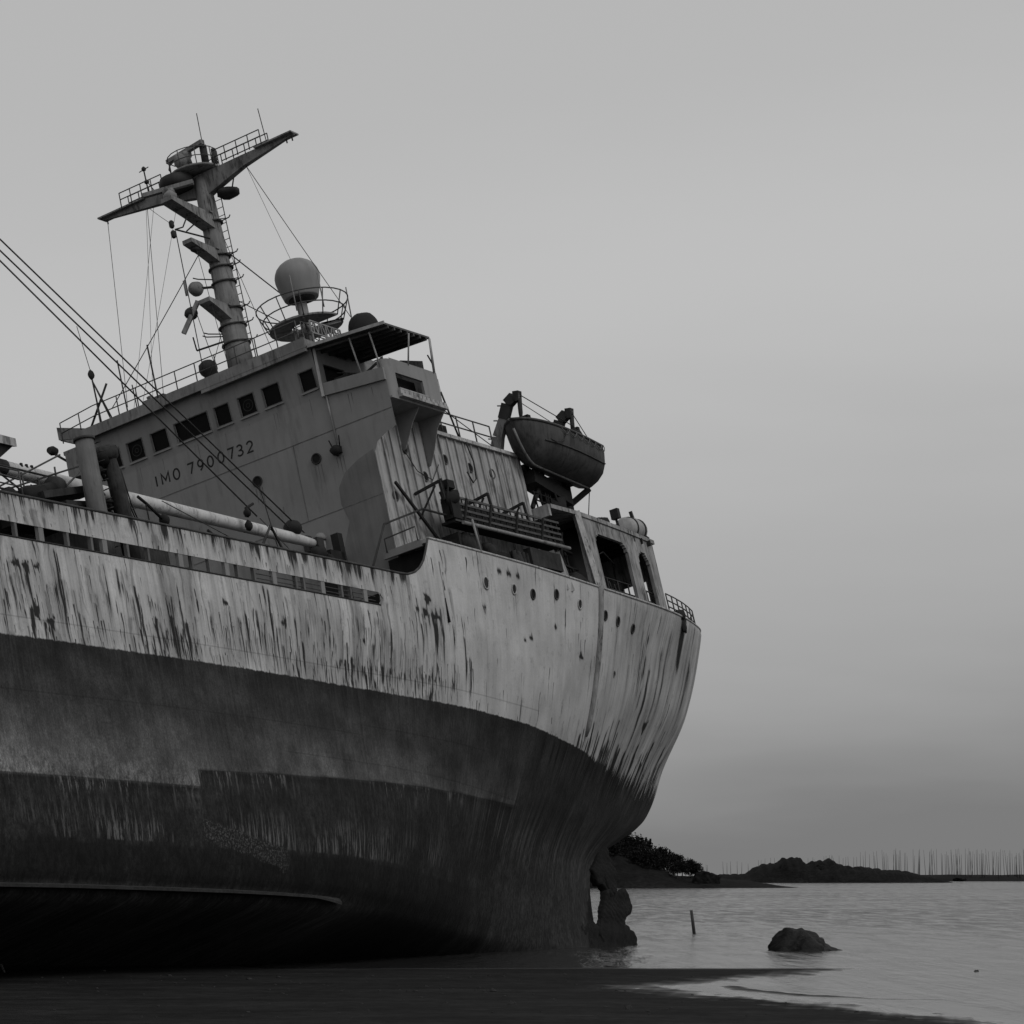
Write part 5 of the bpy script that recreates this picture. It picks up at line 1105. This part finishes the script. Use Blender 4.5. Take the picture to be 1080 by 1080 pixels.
def grid(name, xs, ys, fz, m, **tags):
    nx, ny = len(xs), len(ys); vs = [(x, y, fz(x, y)) for y in ys for x in xs]
    fs = [(j*nx+i, j*nx+i+1, (j+1)*nx+i+1, (j+1)*nx+i) for j in range(ny-1) for i in range(nx-1)]
    me = bpy.data.meshes.new(name); me.from_pydata(vs, [], fs); me.polygons.foreach_set('use_smooth', [True]*len(fs)); me.materials.append(M[m]); me.update()
    o = bpy.data.objects.new(name, me); C.objects.link(o); o['kind'] = 'structure'; return o
def sand_mat():
    m = mat('wet_dark_sand', .0135, .35, .35, .9, spec=.06, fine=.4, bump=.5)
    nt = m.node_tree; nd = nt.nodes; lk = nt.links; b = nd['Principled BSDF']; src = b.inputs['Base Color'].links[0].from_socket
    tc = nd.new('ShaderNodeTexCoord'); mp = nd.new('ShaderNodeMapping'); mp.inputs['Scale'].default_value = (.25, .6, 1); lk.new(tc.outputs['Object'], mp.inputs[0])
    n = nd.new('ShaderNodeTexNoise'); n.inputs['Scale'].default_value = 1; n.inputs['Detail'].default_value = 6; n.inputs['Roughness'].default_value = .7; lk.new(mp.outputs[0], n.inputs['Vector'])
    q = nd.new('ShaderNodeMapRange'); q.inputs[1].default_value = .38; q.inputs[2].default_value = .62; q.inputs[3].default_value = .65; q.inputs[4].default_value = 1.4; lk.new(n.outputs[0], q.inputs[0])
    x = nd.new('ShaderNodeMath'); x.operation = 'MULTIPLY'; lk.new(src, x.inputs[0]); lk.new(q.outputs[0], x.inputs[1]); lk.new(x.outputs[0], b.inputs['Base Color'])
    # the strip the water has just left is still wet and glossy
    sp = nd.new('ShaderNodeSeparateXYZ'); lk.new(tc.outputs['Object'], sp.inputs[0])
    zz_ = nd.new('ShaderNodeMath'); zz_.operation = 'MULTIPLY_ADD'; zz_.inputs[1].default_value = .045; lk.new(n.outputs[0], zz_.inputs[0]); lk.new(sp.outputs['Z'], zz_.inputs[2])
    for name_, lo, hi in (('Roughness', .28, .9), ('Specular IOR Level', .45, .06)):
        q2 = nd.new('ShaderNodeMapRange'); q2.inputs[1].default_value = .022; q2.inputs[2].default_value = .055; q2.inputs[3].default_value = lo; q2.inputs[4].default_value = hi
        lk.new(zz_.outputs[0], q2.inputs[0]); lk.new(q2.outputs[0], b.inputs[name_])
    return m
M['sand'] = sand_mat()
xs = sorted(set(list(np.round(np.concatenate([np.linspace(-90,-16,30), np.arange(-16,1.5,.35), np.arange(1.5,14,.11), np.linspace(14,90,40)]),3))))
ys = sorted(set(list(np.round(np.concatenate([np.linspace(-40,45,30), np.arange(45,56,.6), np.arange(56,92,.22), np.linspace(92,140,40)]),3))))
grid('sand', xs, ys, sandz, 'sand')
def water_mat():
    m = bpy.data.materials.new('sea_water'); m.use_nodes = True; nt = m.node_tree; nd = nt.nodes; lk = nt.links; b = nd['Principled BSDF']
    b.inputs['Base Color'].default_value = (.03,.03,.03,1); b.inputs['Roughness'].default_value = .12; b.inputs['IOR'].default_value = 1.33
    g = nd.new('ShaderNodeNewGeometry')
    def noise(s, sy, det=4, ro=.6):
        mp = nd.new('ShaderNodeMapping'); mp.inputs['Scale'].default_value = (s, s*sy, s); lk.new(g.outputs['Position'], mp.inputs[0])
        n = nd.new('ShaderNodeTexNoise'); n.inputs['Scale'].default_value = 1; n.inputs['Detail'].default_value = det; n.inputs['Roughness'].default_value = ro; lk.new(mp.outputs[0], n.inputs['Vector']); return n.outputs['Fac']
    def ma(op, a, bb):
        x = nd.new('ShaderNodeMath'); x.operation = op
        for i, q in enumerate((a, bb)):
            if isinstance(q, (int, float)): x.inputs[i].default_value = q
            else: lk.new(q, x.inputs[i])
        return x.outputs[0]
    sep = nd.new('ShaderNodeSeparateXYZ'); lk.new(g.outputs['Position'], sep.inputs[0])
    def mr(src, a, bb, lo, hi):
        q = nd.new('ShaderNodeMapRange'); q.inputs[1].default_value = a; q.inputs[2].default_value = bb; q.inputs[3].default_value = lo; q.inputs[4].default_value = hi; lk.new(src, q.inputs[0]); return q.outputs[0]
    far = mr(sep.outputs['Y'], 78, 190, .07, 1)
    patch = mr(noise(.02, 1.8, 4), .38, .62, .55, 1.25)
    gust = mr(noise(.9, .12, 6, .72), .42, .58, .25, 1.75)
    h = ma('ADD', ma('MULTIPLY', noise(2.6, .8, 4), .12), ma('ADD', ma('MULTIPLY', noise(2.0, .09, 5, .65), .55), ma('MULTIPLY', noise(.55, .16, 4), 1.2)))
    bp = nd.new('ShaderNodeBump'); bp.inputs['Distance'].default_value = 2.0
    lk.new(ma('MULTIPLY', ma('MULTIPLY', far, patch), gust), bp.inputs['Strength']); lk.new(h, bp.inputs['Height']); lk.new(bp.outputs[0], b.inputs['Normal'])
    return m
M['water'] = water_mat()
o = MB().add([(-15000,-300,0),(15000,-300,0),(15000,30000,0),(-15000,30000,0)], [(0,1,2,3)]).build('sea_water','water'); o['kind'] = 'structure'
# far sea bed: keeps the ground one continuous sheet beneath the water
o = MB().add([(-15000,-300,-.52),(15000,-300,-.52),(15000,30000,-.52),(-15000,30000,-.52)], [(0,1,2,3)]).build('sea_bed','mud'); o['kind'] = 'structure'

def rockmesh(name, c, rx, ry, rz, seed, m, lumps=5, flat=.35):
    r = random.Random(seed); bm = bmesh.new(); bmesh.ops.create_icosphere(bm, subdivisions=5, radius=1)
    dirs = [(Vector((r.gauss(0,1), r.gauss(0,1), abs(r.gauss(0,1)))).normalized(), r.uniform(.62,.95)) for _ in range(lumps*3)]
    ph = [r.uniform(0,6.28) for _ in range(9)]
    for v in bm.verts:
        d = v.co.normalized(); k = 1.
        for dd, cut in dirs:
            q = d.dot(dd)
            if q*k > cut: k = cut/q
        k *= 1+.035*math.sin(7*d.x+ph[0]+3*d.z)+.03*math.sin(9*d.y+ph[1]+4*d.x)+.022*math.sin(17*d.x+13*d.z+ph[2])+.018*math.sin(23*d.y-19*d.z+ph[3])+.012*math.sin(41*d.x+37*d.y+ph[4])
        k *= 1+.05*math.sin(5*d.x-8*d.y+ph[5])*math.sin(6*d.z+ph[6])+.03*abs(math.sin(13*d.x+7*d.z+ph[7]))-.03*abs(math.sin(11*d.y-15*d.z+ph[8])); v.co = Vector((d.x*rx*k, d.y*ry*k, d.z*rz*k*2))
    me = bpy.data.meshes.new(name); bm.to_mesh(me); bm.free(); me.polygons.foreach_set('use_smooth',[True]*len(me.polygons)); me.materials.append(M[m])
    o = bpy.data.objects.new(name, me); C.objects.link(o); o.location = c; return o
o = rockmesh('boulder', (11.28,110.2,-.45), 1.72, 1.1, .74, 9, 'rock', 4); o.rotation_euler.z = math.pi; tag(o, 'large dark boulder standing alone in the shallow water right of the ship', 'rock')
o = MB().tube([(8.95,140.7,-.3),(8.85,140.7,.6),(8.78,140.7,1.15)], [.085,.08,.07], 8).build('wooden_stake','pole'); tag(o, 'short thick stake standing in the water between the ship and the boulder', 'stake')
for c, s_, lab in (((13.95,86.5,-.01),.07,'small dark stone at the water edge below and right of the boulder'),((-.0,62.3,.13),.07,'small pale pebble on the dark sand below the middle of the hull'),((2.45,60.6,.12),.06,'small flat pebble on the sand right of the pale pebble')):
    o = rockmesh('stone', c, s_*1.5, s_, s_*.5, int(s_*100), 'stone'); tag(o, lab, 'stone')

mb = MB(); pr2 = random.Random(8)
for i in range(150):
    y = pr2.uniform(55.5, 84); x = pr2.uniform(-.17*y, xb(y)-.6); q_ = pr2.uniform(.012, .035)*(1.6 if pr2.random() < .12 else 1)
    mb.blob((x, y, sandz(x, y)+q_*.2), q_*1.5, q_*1.2, q_*.7, i, .2, 6, 4)
o = mb.build('scattered_pebbles', 'stone'); tag(o, 'tiny dark pebbles and shell bits strewn over the wet sand', 'pebbles', kind='stuff')
# headland and islets: terrain lumps
def terrain(name, cx, cy, rx, ry, hf, m, nx=120, ny=40):
    def fz(x, y):
        u, v = (x-cx)/rx, (y-cy)/ry; e = max(0, 1-abs(v)**2.2); return hf(x, u)*e-.4
    return grid(name, list(np.linspace(cx-rx, cx+rx, nx)), list(np.linspace(cy-ry, cy+ry, ny)), fz, m)
def lump(x, s, seed): return (math.sin(x*s+seed)+.6*math.sin(x*s*2.3+seed*2.1)+.45*math.sin(x*s*5.1+seed*3.7)+.3*math.sin(x*s*11+seed))/2.35
# the headland, x from 20 to 62 at 600 m
hl = terrain('headland', 22, 650, 46, 48, lambda x, u: (3.2+.5*lump(x,.25,1)+max(0,(37-x)*.44)*(.8+.12*lump(x,.9,4)))*max(0,1-abs(u)**5)*(1 if x < 40 else max(.28,1-(x-40)/34)), 'rockfar')
o = MB().bar((12,640,3.2),(41,640,3.5),3,.5).build('seawall','wall'); tag(o, 'low pale sea wall under the trees on the headland behind the stern', 'sea wall')
# rocky islet to its right, from (735..985) at 1000 m
ix = lambda px, D: (px-540)/3000*D
def islet_h(x, u):
    D = 1000; px = 540+x*3000/D
    pr = [(728,0),(738,2.0),(760,3.2),(785,3.6),(798,6.2),(812,7.3),(824,8.6),(838,8.8),(846,7.4),(858,7.9),(872,8.0),(886,6.4),(905,5.6),(930,4.9),(955,4.0),(975,2.6),(990,1.0),(1000,0)]
    if px <= pr[0][0] or px >= pr[-1][0]: return 0
    for (a, va), (b_, vb) in zip(pr, pr[1:]):
        if px <= b_: h = va+(vb-va)*(px-a)/(b_-a); break
    return h*(1+.10*lump(x,.5,3)+.06*lump(x,1.9,5))
terrain('rocky_islet', ix(864,1000), 1000, ix(864,1000)-ix(724,1000)+2, 30, islet_h, 'rockfar', 220, 40)
# boulders along its crest
k_ = 0
for px, py, wpx, hpx, lab in ((828,911,22,12,'tallest square boulder on the crest of the rocky islet'),(866,912,26,10,'long rounded boulder on the islet right of the tallest one'),(806,918,20,10,'sloping boulder on the islet left of the tallest one'),(905,921,26,7,'low boulder on the right shoulder of the rocky islet'),(752,921,24,9,'rounded rock at the left end of the rocky islet, beside the trees'),(1008,924,14,3,'flat skerry lying in the water off the right tip of the islet')):
    D = 985; o = rockmesh('shore_boulder', (ix(px,D), D, (922-py)/3000*D+2.9-hpx/3000*D*.5-.6), wpx/6000*D*1.1, 4, hpx/6000*D*.75, 31+k_, 'rockfar', 4); k_ += 1; tag(o, lab, 'rock', 'rocks on the islet')
# far mudbank the poles stand on
o = terrain('mudbank', ix(1080,1200), 1210, 150, 40, lambda x, u: 3.1*max(0,1-abs(u)**4)*(.5 if x < ix(960,1200) else 1)*(1+.05*lump(x,.2,2)), 'mud', 120, 24)
o.name = 'mudbank'
# trees
def tree_crown(seed, hgt, wd):
    r = random.Random(seed); vs, fs = [], []
    lumps = []
    for i in range(11):
        a = r.uniform(0,6.28); q = r.random()**.5*wd*.55; z = hgt*r.uniform(.38,.9); lumps.append((Vector((q*math.cos(a)*(1.25-z/hgt*.6), q*math.sin(a)*.8, z)), r.uniform(.22,.4)*wd))
    lumps.append((Vector((0,0,hgt*.85)), .3*wd))
    for c, rad in lumps:
        for _ in range(190):
            d = Vector((r.gauss(0,1), r.gauss(0,1), r.gauss(0,1)*.75)); d.normalize(); p = c+d*rad*r.uniform(.35,1.02); s_ = r.uniform(.12,.30)
            u = Vector((r.gauss(0,1),r.gauss(0,1),r.gauss(0,1))).normalized(); v = u.cross(Vector((r.gauss(0,1),r.gauss(0,1),r.gauss(0,1)))).normalized()
            o_ = len(vs); vs += [p+u*s_, p+v*s_, p-u*s_, p-v*s_]; fs.append((o_,o_+1,o_+2,o_+3))
    me = bpy.data.meshes.new('crown'); me.from_pydata(vs, [], fs); me.materials.append(M['leaf']); return me
crowns = [tree_crown(s_, 8, 6) for s_ in (1,2,3,4)]
trunk_mb = MB(); trunk_mb.tube([(0,0,-1),(.1,0,2.5),(-.1,.1,5.5)],[.28,.2,.1],7); trunk_mb.tube([(0,0,2.6),(1.2,.3,5)],[.12,.05],5); trunk_mb.tube([(0,0,2.9),(-1.3,-.2,5.2)],[.12,.05],5)
tm = trunk_mb.build('trunk','bark'); trunk_me = tm.data; bpy.data.objects.remove(tm)
spots_ = [(612,905,1.9),(628,893,1.8),(645,886,2.0),(658,880,1.9),(667,884,1.55),(679,893,1.35),(690,899,1.25),(699,895,1.35),(709,901,1.1),(718,906,.95),(727,907,.9),(640,896,1.5),(672,897,1.2),(713,909,.8),(733,911,.65)]
tl_ = ['tallest tree on the headland, half hidden behind the ship stern','tree on the headland just right of the tallest one']
for i, (px, py, s_) in enumerate(spots_):
    D = 622+ (i*37 % 30); top = (922-py)/3000*D+2.9; h_ = max(2.8, top-1.6); k = h_/8
    root = bpy.data.objects.new('headland_tree', None); C.objects.link(root); root.location = (ix(px,D), D, top-h_); root.rotation_euler = (0,0,i*1.3); root.scale = (max(k,.55)*1.0, max(k,.55)*1.0, k)
    for nm_, me in (('crown', crowns[i % 4]), ('trunk', trunk_me)):
        o = bpy.data.objects.new(nm_, me); C.objects.link(o); o.parent = root
    tag(root, 'dark leafy tree in the dense clump on the headland behind the stern', 'tree', 'trees on the headland')
o = rockmesh('shore_boulder', (ix(748,600), 615, 1.0), 4.2, 3, 1.5, 77, 'rockfar'); tag(o, 'broad dark rock at the right foot of the wooded headland', 'rock', 'rocks on the islet')
# bamboo poles of the oyster beds
pm = MB().tube([(0,0,-1),(.02,0,5),(.05,0,11)], [.10,.08,.04], 5).build('oyster_pole','pole'); pme = pm.data; bpy.data.objects.remove(pm)
pr_ = random.Random(3); px = 742.
while px < 1086:
    dens = 3.6 if px < 880 else 2.3 if px < 1000 else 1.7
    px += pr_.expovariate(1/dens)*.8+dens*.25
    D = pr_.uniform(1175,1245); o = bpy.data.objects.new('oyster_pole', pme); C.objects.link(o)
    hpx = (13+min(1,(px-740)/200)*13)*pr_.uniform(.75,1.08)
    o.location = (ix(px,D), D, 2.0); o.rotation_euler = (0, R(pr_.gauss(0,3.2)), pr_.uniform(0,6)); o.scale = (1.1,1.1,hpx/3000*D/10.5)
    tag(o, 'thin bare pole in the long row standing across the far shallows', 'pole', 'poles across the far shallows')
for o in list(bpy.data.objects):
    if o.type == 'MESH' and not o.data.materials: o.data.materials.append(M['dark'])
